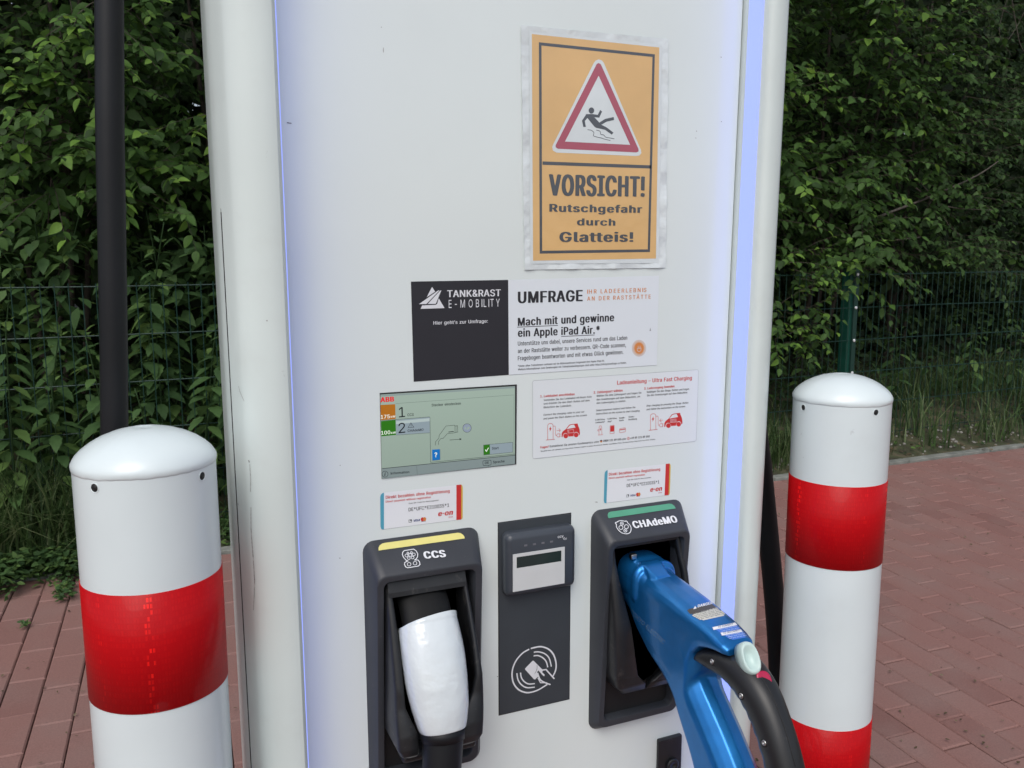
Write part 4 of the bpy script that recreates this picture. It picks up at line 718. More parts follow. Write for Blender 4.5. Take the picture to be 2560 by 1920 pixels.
C.stroke('card_symbol', 'white_ink', spl([(330, 960), (360, 1130), (450, 1260), (590, 1335), (795, 1322)]), 32, 1); C.stroke('card_symbol', 'white_ink', spl([(425, 945), (450, 1080), (530, 1185), (640, 1240), (795, 1230)]), 32, 1)
C.poly('card_symbol', 'white_ink', [(760, 635), (1005, 880), (985, 935), (1050, 1000), (1035, 1045), (985, 1000), (890, 890), (855, 930), (880, 1050), (800, 1125), (770, 1115), (540, 860), (545, 835), (735, 640)], 2)
C.stroke('card_symbol', 'white_ink', [(985, 880), (1085, 865), (1300, 1105)], 34, 3); C.stroke('card_symbol', 'white_ink', spl([(865, 950), (930, 1120), (1050, 1200), (1200, 1255)]), 34, 3)
C.stroke('card_symbol', 'white_ink', [(872, 1080), (940, 1205), (1110, 1205)], 26, 4)
C.stroke('card_symbol', 'plate', spl([(850, 745), (845, 860), (790, 970)]), 9, 5)
C.build()

# ---------------------------------------------------------------- lock at the bottom
lock = box('cabinet_lock', .3085, .3508, -.006, .002, ZC-.86, ZC-.7325, M['cradle'], post, .002, 2)
kc = onY(1681, 1912, -.008); lathe('lock_knob', [(.0105, 0), (.0105, -.004), (.0092, -.0052), (.004, -.0052), (.0035, -.004)], (kc[0], -.006, kc[2]), M['cradle'], lock, 28, 'Y')

# ---------------------------------------------------------------- plug holders
ZH1, ZH0 = ZC-.358, ZC-.690
def depth(z):      # how far the hood stands off the panel at height z
    zz = ZC-z
    if zz < .395: return -.037
    return -(.037-.0175*min(1, (zz-.395)/.16)-.004*max(0, (zz-.555)/.13))
def holder(cx, hw):
    ri = [rrect(hw, ZH1, ZH0, .014, cx, lambda z: .0), rrect(hw, ZH1, ZH0, .014, cx, lambda z: -.0015),
          rrect(hw-.0075, ZH1-.0335, ZH0+.007, .013, cx, lambda z: depth(z)+.0022), rrect(hw-.0085, ZH1-.0350, ZH0+.008, .0125, cx, lambda z: depth(z)+.0004),
          rrect(hw-.0105, ZH1-.0375, ZH0+.010, .012, cx, lambda z: depth(z)), rrect(hw-.0165, ZH1-.0435, ZH0+.017, .009, cx, lambda z: depth(z)+.0008),
          rrect(hw-.0180, ZH1-.0450, ZH0+.0185, .008, cx, lambda z: depth(z)+.0035), rrect(hw-.0190, ZH1-.0460, ZH0+.0200, .008, cx, lambda z: -.0012)]
    o = loft('plug_holder', ri, M['holder'], post, cap0=False, cap1=False); o.modifiers.new('es', 'EDGE_SPLIT').split_angle = R(46)
    loft('recess_shade', [rrect(hw-.0188, ZH1-.0458, ZH0+.0198, .008, cx, lambda z: -.0016), rrect(hw-.0188, ZH1-.0458, ZH0+.0198, .008, cx, lambda z: -.0010)], M['recess_shade'], o, smooth=False)  # flat slab; the shade of the deep pocket is put into its black
    return o
h1 = holder(-.0592, .0777); h2 = holder(.2650, .0757)
# sloping face plane of the hood
PN = np.cross(np.array([1., 0, 0]), np.array([0, -.0352, -.0335])); PN /= np.linalg.norm(PN)
if PN[1] > 0: PN = -PN
HP0 = (0, -.0010, ZH1-.0005)
CZ = zoomed(900, 1310, 310/2212)
H = Print(h1, CZ, HP0, PN, lift=.0006)
H.poly('status_strip', 'ccs_yellow', [(330, 478), (328, 430), (350, 385), (395, 352), (450, 340), (1740, 160), (1790, 165), (1835, 195), (1862, 235), (1866, 262)], 1)
H.text('lettering', 'white_ink', 'CCS', (1148, 625), (1540, 590), 124, 1, bold=.045)
H.stroke('emblem', 'white_ink', [(862, 665), (820, 650), (775, 600), (753, 550), (760, 510), (787, 480), (955, 452), (1000, 485), (1028, 535), (1025, 590), (1000, 628), (968, 648)], 13, 1)
H.stroke('emblem', 'white_ink', [(862, 667), (835, 668), (795, 695), (792, 725), (812, 770), (850, 786), (1040, 755), (1068, 725), (1060, 680), (1030, 645), (968, 650)], 13, 1)
for x, y, r in ((852, 523, 16), (915, 513, 16), (828, 567, 26), (893, 557, 26), (957, 548, 26), (870, 613, 24), (937, 603, 24), (874, 722, 32), (980, 704, 32)): H.circ('emblem', 'white_ink', (x, y), r, 1, w=9, n=20)
H.build()
CY = zoomed(1500, 1240, 240/2212)
H = Print(h2, CY, HP0, PN, lift=.0006)
H.poly('status_strip', 'cha_green', [(195, 517), (178, 480), (172, 430), (195, 385), (240, 368), (1590, 180), (1650, 190), (1705, 230), (1743, 292)], 1)
H.text('lettering', 'white_ink', 'CHAdeMO', (782, 752), (1800, 608), 150, 1, bold=.038)
H.stroke('emblem', 'white_ink', spl([(372, 650), (352, 640), (355, 615), (385, 608), (430, 580), (500, 573), (570, 590), (590, 580), (620, 592), (632, 625), (680, 670), (712, 740), (705, 810), (670, 860), (600, 877), (500, 855), (420, 790), (375, 720)], 3), 15, 1, closed=True)
for x, y, r in ((500, 640, 36), (580, 802, 36)): H.circ('emblem', 'white_ink', (x, y), r, 1, w=12, n=20); H.stroke('emblem', 'white_ink', [(x-18, y+6), (x+18, y-6)], 10, 2); H.stroke('emblem', 'white_ink', [(x-5, y-16), (x+5, y+16)], 10, 3)
for x, y in ((478, 732), (603, 713)): H.circ('emblem', 'white_ink', (x, y), 46, 1, w=12, n=24)
H.build()

def cradle(st, holder_o, zbar):
    """st: (z, outer left, outer right, inner left, inner right, front y)"""
    st = [np.array(s_, float) for s_ in st]
    fine = []
    for i in range(len(st)-1):
        for t in np.linspace(0, 1, 5, endpoint=False):
            fine.append(st[i]*(1-t)+st[i+1]*t)
    fine.append(st[-1]); rings = []
    for z, a, b, ia, ib, f in fine:
        z = ZC+z; y0 = -.0022
        rings.append([(a, y0, z), (a, f+.006, z), (a+.0015, f+.0022, z), (a+.004, f, z), (max(ia-.002, a+.0045), f, z), (ia, f+.002, z), (ia, f+.007, z), (min(a+.0075, ia), f+.016, z), (a+.008, y0, z),
                      (b-.008, y0, z), (max(b-.0075, ib), f+.016, z), (ib, f+.007, z), (ib, f+.002, z), (min(ib+.002, b-.0045), f, z), (b-.004, f, z), (b-.0015, f+.0022, z), (b, f+.006, z), (b, y0, z)])
    # taper the very end so the feet are rounded
    o = loft('plug_cradle', rings, M['cradle'], holder_o, cap0=True, cap1=True); o.modifiers.new('es', 'EDGE_SPLIT').split_angle = R(50)
    a, b, f = st[0][1], st[0][2], st[0][5]
    return o
st = [(-.402, -.112, -.012, -.108, -.016, -.026), (-.410, -.1155, -.0085, -.108, -.015, -.029), (-.425, -.117, -.007, -.108, -.014, -.033), (-.463, -.1175, -.0055, -.1065, -.0125, -.048), (-.490, -.118, -.004, -.1065, -.0115, -.058), (-.530, -.1185, -.002, -.1070, -.0125, -.071), (-.552, -.119, -.002, -.106, -.019, -.073),
      (-.571, -.1195, -.004, -.099, -.031, -.079), (-.585, -.1195, -.006, -.0935, -.037, -.083), (-.602, -.119, -.008, -.0935, -.041, -.085), (-.610, -.116, -.012, -.0935, -.041, -.083), (-.615, -.109, -.020, -.0935, -.041, -.078)]
cr1 = cradle(st, h1, -.41)
# bridge across the top of the cradle
def bridge(x0, x1, parent, z0=-.401, z1=-.424, f0=-.026, f1=-.034, r=.012):
    rings = []
    for t in np.linspace(0, 1, 5):
        z = ZC+z0+(z1-z0)*t; f = f0+(f1-f0)*t; bt = .0012 if t in (0, 1) else 0
        rings.append([(x0+.002, f+bt, z), (x1-.002, f+bt, z), (x1-.002, f+.010, z), (x0+.002, f+.010, z)])
    loft('cradle_bridge', rings, M['cradle'], parent, smooth=False)
bridge(-.1155, -.0085, h1)
box('cradle_shelf', -.100, .004, -.030, -.002, ZC-.655, ZC-.640, M['cradle'], h1, .006, 2)
st2 = [(-.398, .2045, .3200, .2130, .3130, -.022), (-.404, .2025, .3240, .2130, .3150, -.026), (-.430, .2030, .3300, .2145, .3190, -.030), (-.457, .2030, .3325, .2175, .3220, -.037), (-.490, .2030, .3335, .2235, .3230, -.044), (-.520, .2035, .3330, .2300, .3200, -.049), (-.560, .2045, .3300, .2360, .3100, -.050),
       (-.595, .2070, .3240, .2440, .2900, -.046), (-.612, .2130, .3150, .2600, .2700, -.042), (-.624, .2240, .3040, .2640, .2660, -.035), (-.630, .2400, .2900, .2640, .2660, -.024)]
cr2 = cradle(st2, h2, -.41); bridge(.2045, .3220, h2, -.397, -.409, -.022, -.027)

# ---------------------------------------------------------------- CCS plug with its cable
ccs = thing('charging_plug', 'white and black charging plug hanging in the left holder under the yellow strip', 'charging plug', (-.067, -.07, ZC-.5), 'charging plugs in their holders')
path = [(-.0675, -.044, ZC-.458), (-.0673, -.053, ZC-.474), (-.0668, -.063, ZC-.495), (-.0663, -.0735, ZC-.525), (-.0650, -.082, ZC-.553), (-.0645, -.0875, ZC-.577), (-.0645, -.0885, ZC-.5805)]
rad = [(.0375, .0285), (.0386, .0305), (.0392, .0322), (.0383, .0325), (.0352, .0305), (.0300, .0270), (.0270, .0245)]
pts = [np.array([*p, *r_]) for p, r_ in zip(path, rad)]
sm = catmull(pts, 6)
rings = tube_rings([s_[:3] for s_ in sm], [(s_[3], s_[4]) for s_ in sm], 40, power=2.35)
for k in range(len(rings[0])):      # slanting upper cut of the shell, higher towards the right
    p = rings[0][k]; p[2] += .11*(p[0]+.066)-.22*(p[1]+.044)
shell = loft('plug_shell', rings, M['plugwhite'], ccs)
tube('plug_neck', catmull([(-.0655, -.004, ZC-.432), (-.0660, -.026, ZC-.442), (-.0665, -.046, ZC-.466)], 6), [(.0325, .016)]*12+[(.0345, .026)], M['neck'], ccs, 32, power=2.5)
tube('plug_collar', [(-.0645, -.0880, ZC-.5775), (-.0655, -.0915, ZC-.592)], [(.0285, .0262), (.0272, .0250)], M['rubber'], ccs, 32)
gp = catmull([(-.0650, -.0900, ZC-.588), (-.0690, -.0975, ZC-.622), (-.0730, -.106, ZC-.66), (-.078, -.118, ZC-.72)], 6)
tube('cable_boot', gp, [(.0262-.0065*i/len(gp), .0250-.0055*i/len(gp)) for i in range(len(gp))], M['rubber'], ccs, 28)
tube('cable', catmull([(-.076, -.114, ZC-.70), (-.088, -.15, ZC-.82), (-.13, -.23, ZC-1.02), (-.26, -.34, .075), (-.44, -.30, .035), (-.56, -.10, .05), (-.52, .06, .14), (-.455, .10, .42), (-.430, .10, .80), (-.4092, .10, ZC-.164), (-.4000, .10, ZC+.016), (-.3905, .10, ZC+.20), (-.372, .11, ZC+.45), (-.325, .13, ZC+.80), (-.275, .15, ZT-.03)], 10), .0155, M['rubber'], ccs, 20)

# ---------------------------------------------------------------- CHAdeMO gun with its cable
gun = thing('charging_plug', 'blue metallic charging gun with black looped handle in the right holder under the green strip', 'charging plug', (.265, -.15, ZC-.5), 'charging plugs in their holders')
GX = .2640
def barrel_section(y, hw, ztop, zr, zbot, n=10, rb=.012):
    pts = []
    for k in range(n+1):       # crowned top from right ridge over to left ridge
        a = math.pi*k/n; c, s_ = math.cos(a), math.sin(a)
        x = GX+hw*math.copysign(abs(c)**.62, c); z = zr+(ztop-zr)*abs(s_)**1.15; pts.append((x, y, ZC+z))
    for t in (.3, .6, .85): pts.append((GX-hw-.0005*math.sin(t*3), y, ZC+zr+(zbot+rb-zr)*t))
    for k in range(1, 4): a = R(180+30*k); pts.append((GX-hw+rb+rb*math.cos(a), y, ZC+zbot+rb+rb*math.sin(a)))
    for k in range(0, 3): a = R(270+30*k); pts.append((GX+hw-rb+rb*math.cos(a), y, ZC+zbot+rb+rb*math.sin(a)))
    for t in (.85, .6, .3): pts.append((GX+hw, y, ZC+zr+(zbot+rb-zr)*t))
    return pts
secs = [(-.012, .0300, -.432, -.457, -.494), (-.030, .0300, -.4335, -.459, -.5035), (-.050, .0300, -.4355, -.460, -.524), (-.080, .0300, -.4385, -.4605, -.545), (-.110, .0300, -.4415, -.4608, -.558), (-.140, .0295, -.4450, -.4612, -.575),
        (-.160, .0288, -.4480, -.4618, -.560), (-.178, .0280, -.4510, -.4622, -.503, 10, .010), (-.190, .0274, -.4530, -.4630, -.489, 10, .008), (-.205, .0266, -.4562, -.4645, -.4830, 10, .006), (-.220, .0254, -.4600, -.4668, -.4795, 10, .005), (-.232, .0235, -.4645, -.4695, -.4790, 10, .004), (-.2395, .0195, -.4695, -.4725, -.4790, 10, .003)]
rings = [barrel_section(*s_) for s_ in secs]
va, fa = loft_vf(rings)
# lower arm: a slab that follows the measured lower and inner edges
lo = [(-.085, -.548), (-.110, -.5575), (-.137, -.578), (-.155, -.603), (-.177, -.633), (-.190, -.655), (-.214, -.70), (-.245, -.755), (-.275, -.80)]
up_ = [(-.150, -.480), (-.172, -.500), (-.1745, -.530), (-.1745, -.553), (-.202, -.581), (-.222, -.600), (-.256, -.637), (-.292, -.690), (-.318, -.745)]
rings2 = []
for (y0, z0_), (y1, z1_) in zip(lo, up_):
    hw = .0295; r_ = .010; d = np.array([y1-y0, z1_-z0_]); ln = np.linalg.norm(d); d /= ln
    prof = [(hw-r_, 0), (hw-.003, .003), (hw, r_), (hw, ln-.012), (hw-.0025, ln-.003), (hw-.008, ln+.0045), (hw*.45, ln+.0125), (.0012, ln+.0160), (-.0012, ln+.0160), (-hw*.45, ln+.0125), (-hw+.008, ln+.0045), (-hw+.0025, ln-.003), (-hw, ln-.012), (-hw, r_), (-hw+.003, .003), (-hw+r_, 0)]
    rings2.append([(GX+x, y0+d[0]*t, ZC+z0_+d[1]*t) for x, t in prof])
sm2 = []
for i in range(len(rings2)-1):
    for t in np.linspace(0, 1, 4, endpoint=False):
        A = [np.array(r_) for r_ in rings2]; a = A[max(i-1, 0)]; b = A[i]; c_ = A[i+1]; d = A[min(i+2, len(A)-1)]
        sm2.append(.5*((2*b)+(c_-a)*t+(2*a-5*b+4*c_-d)*t*t+(3*b-a-3*c_+d)*t**3))
sm2.append(np.array(rings2[-1]))
vb, fb = loft_vf([list(map(tuple, r_)) for r_ in sm2])
# nose that sits in the holder
vn, fn = loft_vf([[(GX+rx*math.copysign(abs(math.cos(t))**.7, math.cos(t)), y, ZC-.4580+rz*math.copysign(abs(math.sin(t))**.7, math.sin(t))) for t in np.linspace(0, 2*math.pi, 32, endpoint=False)] for y, rx, rz in ((-.003, .0340, .0330), (-.030, .0335, .0325), (-.044, .0315, .0285), (-.064, .0285, .0200))])
# small raised latch hump on the nose
vh, fh = loft_vf([[(GX-.021, y, ZC-.446), (GX+.012, y, ZC-.446), (GX+.012-i_, y, ZC+z), (GX-.021+i_, y, ZC+z)] for y, z, i_ in ((-.040, -.4275, .002), (-.052, -.4285, .002), (-.078, -.4375, .006))])
vc, fc_ = loft_vf([[(GX+rx*math.copysign(abs(math.cos(t))**.6, math.cos(t)), y, ZC-.4590+rz*math.copysign(abs(math.sin(t))**.6, math.sin(t))) for t in np.linspace(0, 2*math.pi, 32, endpoint=False)] for y, rx, rz in ((-.044, .0350, .0322), (-.050, .0345, .0312), (-.054, .0325, .0275))])
V = []; F = []
for v_, f_ in ((va, fa), (vb, fb), (vn, fn), (vh, fh), (vc, fc_)):
    n = len(V); V += [tuple(p) for p in v_]; F += [tuple(i+n for i in q_) for q_ in f_]
tmp = mesh('tmp_gun', V, F, M['blue']); fixn(tmp)
rm = tmp.modifiers.new('r', 'REMESH'); rm.mode = 'VOXEL'; rm.voxel_size = .0014
smo = tmp.modifiers.new('s', 'SMOOTH'); smo.iterations = 5; smo.factor = .5
dg = bpy.context.evaluated_depsgraph_get(); gm = bpy.data.meshes.new_from_object(tmp.evaluated_get(dg)); gm.name = 'gun_body'
bpy.data.objects.remove(tmp)
gm.polygons.foreach_set('use_smooth', [True]*len(gm.polygons)); gm.materials.clear(); gm.materials.append(M['blue'])
body = bpy.data.objects.new('gun_body', gm); link(body); body.parent = gun; body.matrix_parent_inverse = Matrix.Translation(-Vector(gun.location))
bvh = BVHTree.FromPolygons([v.co[:] for v in gm.vertices], [tuple(p.vertices) for p in gm.polygons])
# black grip loop
gpath = [(-.1755, -.5100), (-.187, -.5040), (-.207, -.5000), (-.232, -.4975), (-.256, -.5030), (-.278, -.5165), (-.297, -.5370), (-.314, -.5630), (-.330, -.5990), (-.342, -.6450), (-.349, -.700), (-.348, -.760), (-.335, -.815)]
grad = [(.0235, .0050), (.0262, .0115), (.0266, .0165), (.0258, .0200), (.0242, .0225), (.0226, .0232), (.0210, .0228), (.0208, .0222), (.0206, .0218), (.0205, .0214), (.0205, .0212), (.0205, .021), (.020, .021)]
gs = catmull([np.array([GX+.0015, y, ZC+z, *r_]) for (y, z), r_ in zip(gpath, grad)], 9)
gr_rings = tube_rings([s_[:3] for s_ in gs], [(s_[3], s_[4]) for s_ in gs], 32, power=2.3)
# finger ridges along the inner side
for i, ring in enumerate(gr_rings):
    cen = np.mean(ring, 0); amp = .0012*math.sin(i*1.15)*(1 if 22 < i < 75 else 0)
    for k, p in enumerate(ring):
        d = p-cen; inner = max(0, np.dot(d/np.linalg.norm(d), np.array([0, .75, -.66])))
        ring[k] = p+d/np.linalg.norm(d)*amp*inner**2
grip = loft('grip', gr_rings, M['grip'], gun)
bg_ = BVHTree.FromPolygons([tuple(p) for r_ in gr_rings for p in r_], [tuple(q_) for q_ in loft_vf(gr_rings, False, False)[1]])
def snap_ray(tree, x, y, zf=None):
    X, Y = zf(x, y) if zf else (x, y); v = Vector(ray(X, Y)).normalized()
    h = tree.ray_cast(Vector(CAM), v)
    return h[0], h[1]
# seam along the outer side of the grip
seam = [snap_ray(bg_, *zoomed(1400, 1160, .4580)(x, y)) for x, y in ((1083, 1130), (1120, 1195), (1160, 1270), (1200, 1370), (1238, 1480), (1268, 1590), (1285, 1650))]
seam = [s_[0]+s_[1]*.0001 for s_ in seam if s_[0] is not None]
if len(seam) > 2: tube('grip_seam', catmull([tuple(s_) for s_ in seam], 6), .0006, M['recess_shade'], grip, 6)
R2 = zoomed(1400, 1160, .4580)
for x, y in ((830, 1078), (990, 1265), (1115, 1522)):
    p, n_ = snap_ray(bg_, x, y, R2)
    if p is None: continue
    n_ = Vector((-1, -.25, .35)).normalized().lerp(n_ if n_.dot(Vector((-1, 0, 0))) > 0 else -n_, .5).normalized()
    for nm, r0, h0, mt in (('screw_shade_ring', .0050, .0006, 'recess_shade'), ('screw', .0032, .0014, 'steel')):  # dark ring stands proud; the shade of a recess is put into its colour
        ringz = []
        a_ = n_.orthogonal().normalized(); b_ = n_.cross(a_)
        for rr_, hh in ((r0, -.002), (r0, h0*.7), (r0*.8, h0), (r0*.35, h0*.99), (r0*.3, h0*.5)): ringz.append([tuple(p+a_*rr_*math.cos(t)+b_*rr_*math.sin(t)+n_*hh) for t in np.linspace(0, 2*math.pi, 16, endpoint=False)])
        loft(nm, ringz, M[mt], gun)
# thumb button: slanted pale pad with a shallow hollow
def pad(name, m, c, ax, ay, nrm, L_, W_, T_, hollow=0.0, n=28):
    c, ax, ay, nrm = map(np.array, (c, ax, ay, nrm)); rings = []
    prof = [(1.0, -T_), (1.0, 0.0), (.985, T_*.35), (.93, T_*.75), (.84, T_*.97), (.70, T_*.92), (.45, T_*(.90-hollow*.7)), (.2, T_*(.88-hollow))]
    for s_, h in prof:
        ring = []
        for k in range(n):
            t = 2*math.pi*k/n; cx_, sy_ = math.cos(t), math.sin(t)
            ring.append(c+ax*W_*s_*math.copysign(abs(cx_)**.85, cx_)+ay*L_*s_*math.copysign(abs(sy_)**.85, sy_)+nrm*h)
        rings.append(ring)
    return loft(name, rings, M[m], gun)
bn = np.array([-.18, -.80, .56]); bn /= np.linalg.norm(bn); bx = np.array([1., -.12, .05]); bx -= bn*np.dot(bx, bn); bx /= np.linalg.norm(bx); by = np.cross(bn, bx)
if by[2] < 0: by = -by
pad('thumb_button', 'button', (GX-.004, -.2590, ZC-.4760), bx, by, bn, .0200, .0118, .0100, .6)
pad('status_lens', 'redled', (GX+.0015, -.2815, ZC-.4925), bx, np.array([0, -.62, -.78]), np.array([0, -.78, .62]), .010, .0090, .0012)
# ribs across the inside of the loop
for y, z in ((-.208, -.5440), (-.253, -.5885)):
    tube('rib', [(GX-.011, y+.002, ZC+z-.004), (GX+.020, y+.002, ZC+z-.004)], .0075, M['blue'], gun, 18)
# nose pin
box('latch_pin', .2385, .2475, -.030, -.022, ZC-.4275, ZC-.4200, M['steel'], gun, .001, 1)
# raised lettering on the flank, printed labels on the top, all wrapped onto the body
def wrap_text(name, m, body_txt, a, b, cap, bold=0., lift=.00035, parent=gun, zf=R2, up_px=None, res=2):
    V, F = text_geo(body_txt, bold, 1, 0, res); x0_, x1_ = V[:, 0].min(), V[:, 0].max(); P = []
    upx, upy = up_px if up_px else (0, -cap)
    for vx, vy, kk in V:
        t = (vx-x0_)/(x1_-x0_); X = a[0]+(b[0]-a[0])*t+upx*vy/CAPH; Y = a[1]+(b[1]-a[1])*t+upy*vy/CAPH
        p, n_ = snap_ray(bvh, X, Y, zf)
        P.append(tuple(p+n_*(lift+kk*2e-5)) if p is not None else (0, 0, -1))
    F = [f_ for f_ in F if all(P[i][2] > 0 for i in f_)]
    mesh(name, P, F, M[m], parent)
def wrap_poly(name, m, quad, lift=.0002, nu=14, nv=8, corner=.12):
    """quad TL, TR, BR, BL in zoom pixels, corners eased"""
    P = []; F = []; qd = [np.array(c_, float) for c_ in quad]
    for j in range(nv+1):
        for i in range(nu+1):
            u, v = i/nu, j/nv
            p2 = (qd[0]*(1-u)+qd[1]*u)*(1-v)+(qd[3]*(1-u)+qd[2]*u)*v
            h, n_ = snap_ray(bvh, p2[0], p2[1], R2); P.append(tuple(h+n_*lift) if h is not None else (0, 0, -1))
    for j in range(nv):
        for i in range(nu):
            f_ = (j*(nu+1)+i, j*(nu+1)+i+1, (j+1)*(nu+1)+i+1, (j+1)*(nu+1)+i)
            if (i in (0, nu-1) and j in (0, nv-1)) and corner: continue
            if all(P[k][2] > 0 for k in f_): F.append(f_)
    return mesh(name, P, F, M[m], gun, True)
M['lab_dark'] = mat('label_dark', (.06, .055, .05), .4, var=.05); M['lab_cream'] = mat('label_cream', (.62, .62, .56), .4, var=.03); M['lab_blue'] = mat('label_blue', (.05, .18, .62), .4, var=.03)
M['emboss'] = mat('gun_raised_letter', (.20, .40, .66), .22, .5, coat=.4, var=.05)
wrap_poly('danger_label', 'lab_dark', [(690, 795), (840, 762), (868, 782), (714, 824)])
wrap_poly('danger_label', 'lab_cream', [(712, 822), (868, 780), (906, 826), (772, 856)])
wrap_text('lettering', 'white_ink', 'DANGER', (752, 786), (832, 766), 15, .03, .0006)
wrap_text('lettering', 'white_ink', '▲', (728, 795), (746, 790), 14, .0, .0006)
for k, s_ in enumerate(('Do not use this product when it is raining', 'on the EV cable, the plug, or the', 'Do not touch the connector pins of', 'Do not block the vehicle inlet', 'if the red LED lights up')):
    wrap_text('lettering', 'dark_ink', s_, (722+9*k, 826+6.5*k), (862+8*k, 790+7.5*k), 5, .01, .0006, res=1)
wrap_poly('operation_label', 'lab_blue', [(832, 893), (955, 868), (1022, 945), (935, 962)])
wrap_poly('operation_label', 'white_ink', [(832, 892), (955, 866), (968, 880), (838, 907)], .0004, 10, 2, 0); wrap_poly('operation_label', 'white_ink', [(876, 922), (985, 902), (995, 916), (884, 938)], .0004, 10, 2, 0)
wrap_text('lettering', 'blue_ink', 'TO CONNECT', (862, 897), (945, 879), 9, .01, .0006, res=1); wrap_text('lettering', 'blue_ink', 'TO DISCONNECT', (890, 930), (985, 912), 9, .01, .0006, res=1)
for k, s_ in enumerate(('Insert the plug fully', 'and press the lever')): wrap_text('lettering', 'white_ink', s_, (872+10*k, 907+9*k), (965+12*k, 888+10*k), 4.5, 0, .0006, res=1)
for k, s_ in enumerate(('Check that charging has', 'stopped, press the release', 'and pull out the plug')): wrap_text('lettering', 'white_ink', s_, (906+9*k, 940+8*k), (1000+8*k, 920+9*k), 4.5, 0, .0006, res=1)
wrap_text('raised_lettering', 'emboss', 'TOKYO ELECTRIC', (385, 815), (568, 985), 19, .0, .0009, up_px=(11, -19))
tube('cable_boot', catmull([(GX, -.292, ZC-.765), (GX+.004, -.318, ZC-.83), (GX+.012, -.330, ZC-.90)], 6), [(.026, .026)]*6+[(.023, .023)]*7, M['rubber'], gun, 24)
tube('cable', catmull([(GX+.010, -.328, ZC-.87), (.30, -.37, ZC-1.05), (.42, -.42, .075), (.60, -.36, .04), (.735, -.20, .04), (.735, -.02, .12), (.672, .07, .25), (.640, .10, .42), (.6300, .10, ZC-.75), (.6120, .10, ZC-.603), (.5740, .10, ZC-.375), (.5585, .10, ZC-.297), (.520, .105, ZC-.05), (.485, .12, ZC+.30), (.478, .13, ZC+.75), (.470, .15, ZT-.03)], 10), .0172, M['rubber'], gun, 20)

# ================================================================ SIGNS AND STICKERS
# laminated ice warning
Z6 = zoomed(1280, 40, 420/1089)
wsign = thing('warning_sign', 'laminated orange sheet with red triangle and falling figure, VORSICHT! lettering', 'warning sign', (.19, -.001, ZC+.13))
# film pouch: a gently wavy clear-white sheet
c4 = [onY(*Z6(*p)) for p in ((55, 60), (1010, 150), (992, 1632), (78, 1645))]
nu, nv = 26, 36; V = []; F = []
for j in range(nv+1):
    for i in range(nu+1):
        u, v = i/nu, j/nv; p = (c4[0]*(1-u)+c4[1]*u)*(1-v)+(c4[3]*(1-u)+c4[2]*u)*v
        e = min(u, 1-u, v, 1-v); amp = .0009*math.exp(-e*22)
        V.append((p[0], -.0006-amp*(1+math.sin(u*31+v*17)*math.cos(v*29-u*11)), p[2]))
for j in range(nv):
    for i in range(nu): F.append((j*(nu+1)+i, (j+1)*(nu+1)+i, (j+1)*(nu+1)+i+1, j*(nu+1)+i+1))
mesh('laminate_pouch', V, F, M['film'], wsign, True)
W = Print(wsign, Z6, (0, -.0006, ZC), lift=.0010)
W.poly('paper_sheet', 'lam_paper', [(110, 100), (968, 188), (948, 1603), (117, 1606)], 0)
W.poly('orange_print', 'lam_orange', [(126, 118), (952, 205), (930, 1572), (134, 1586)], 1)
W.stroke('border_print', 'lam_dark', [(180, 182), (915, 258), (884, 1521), (185, 1531)], 20, 2, closed=True)
W.stroke('border_print', 'lam_dark', [(195, 954), (898, 979)], 22, 2)
W.poly('triangle_print', 'lam_paper', [(540, 290), (560, 282), (580, 290), (592, 305), (832, 868), (835, 890), (822, 905), (800, 908), (285, 886), (262, 872), (258, 850), (262, 838), (528, 305)], 2)
tri_o = [(546, 312), (558, 306), (570, 312), (577, 324), (816, 862), (817, 878), (803, 885), (295, 861), (280, 852), (280, 838), (540, 324)]
W.poly('triangle_print', 'lam_red', tri_o, 3); W.poly('triangle_print', 'lam_paper', [(558, 388), (762, 836), (340, 815)], 4)
W.circ('figure_print', 'lam_dark', (511, 614), 18, 5, ry=20)
W.poly('figure_print', 'lam_dark', [(478, 637), (520, 637), (552, 642), (568, 610), (580, 620), (562, 660), (530, 657), (562, 692), (600, 668), (655, 656), (658, 675), (610, 686), (575, 706), (608, 722), (654, 757), (643, 770), (598, 738), (541, 726), (530, 718), (485, 662), (468, 682), (475, 720), (459, 721), (450, 680)], 5)
W.stroke('figure_print', 'lam_dark', spl([(486, 738), (510, 742), (527, 757), (524, 776), (545, 785), (575, 792), (600, 800), (634, 808)]), 4, 5)
W.stroke('figure_print', 'lam_dark', spl([(543, 741), (566, 748), (572, 768), (590, 772), (604, 786), (634, 792), (660, 797)]), 4, 5)
W.text('lettering', 'lam_dark', 'VORSÌCHT!', (235, 1163), (857, 1171), 132, 3, bold=.045)
W.text('lettering', 'lam_dark', 'Rutschgefahr', (239, 1268), (840, 1276), 48, 3, bold=.035, spacing=1.05)
W.text('lettering', 'lam_dark', 'durch', (418, 1356), (667, 1359), 44, 3, bold=.03, spacing=1.05)
W.text('lettering', 'lam_dark', 'Glatteis!', (304, 1464), (783, 1463), 62, 3, bold=.035, spacing=1.05)
W.build()

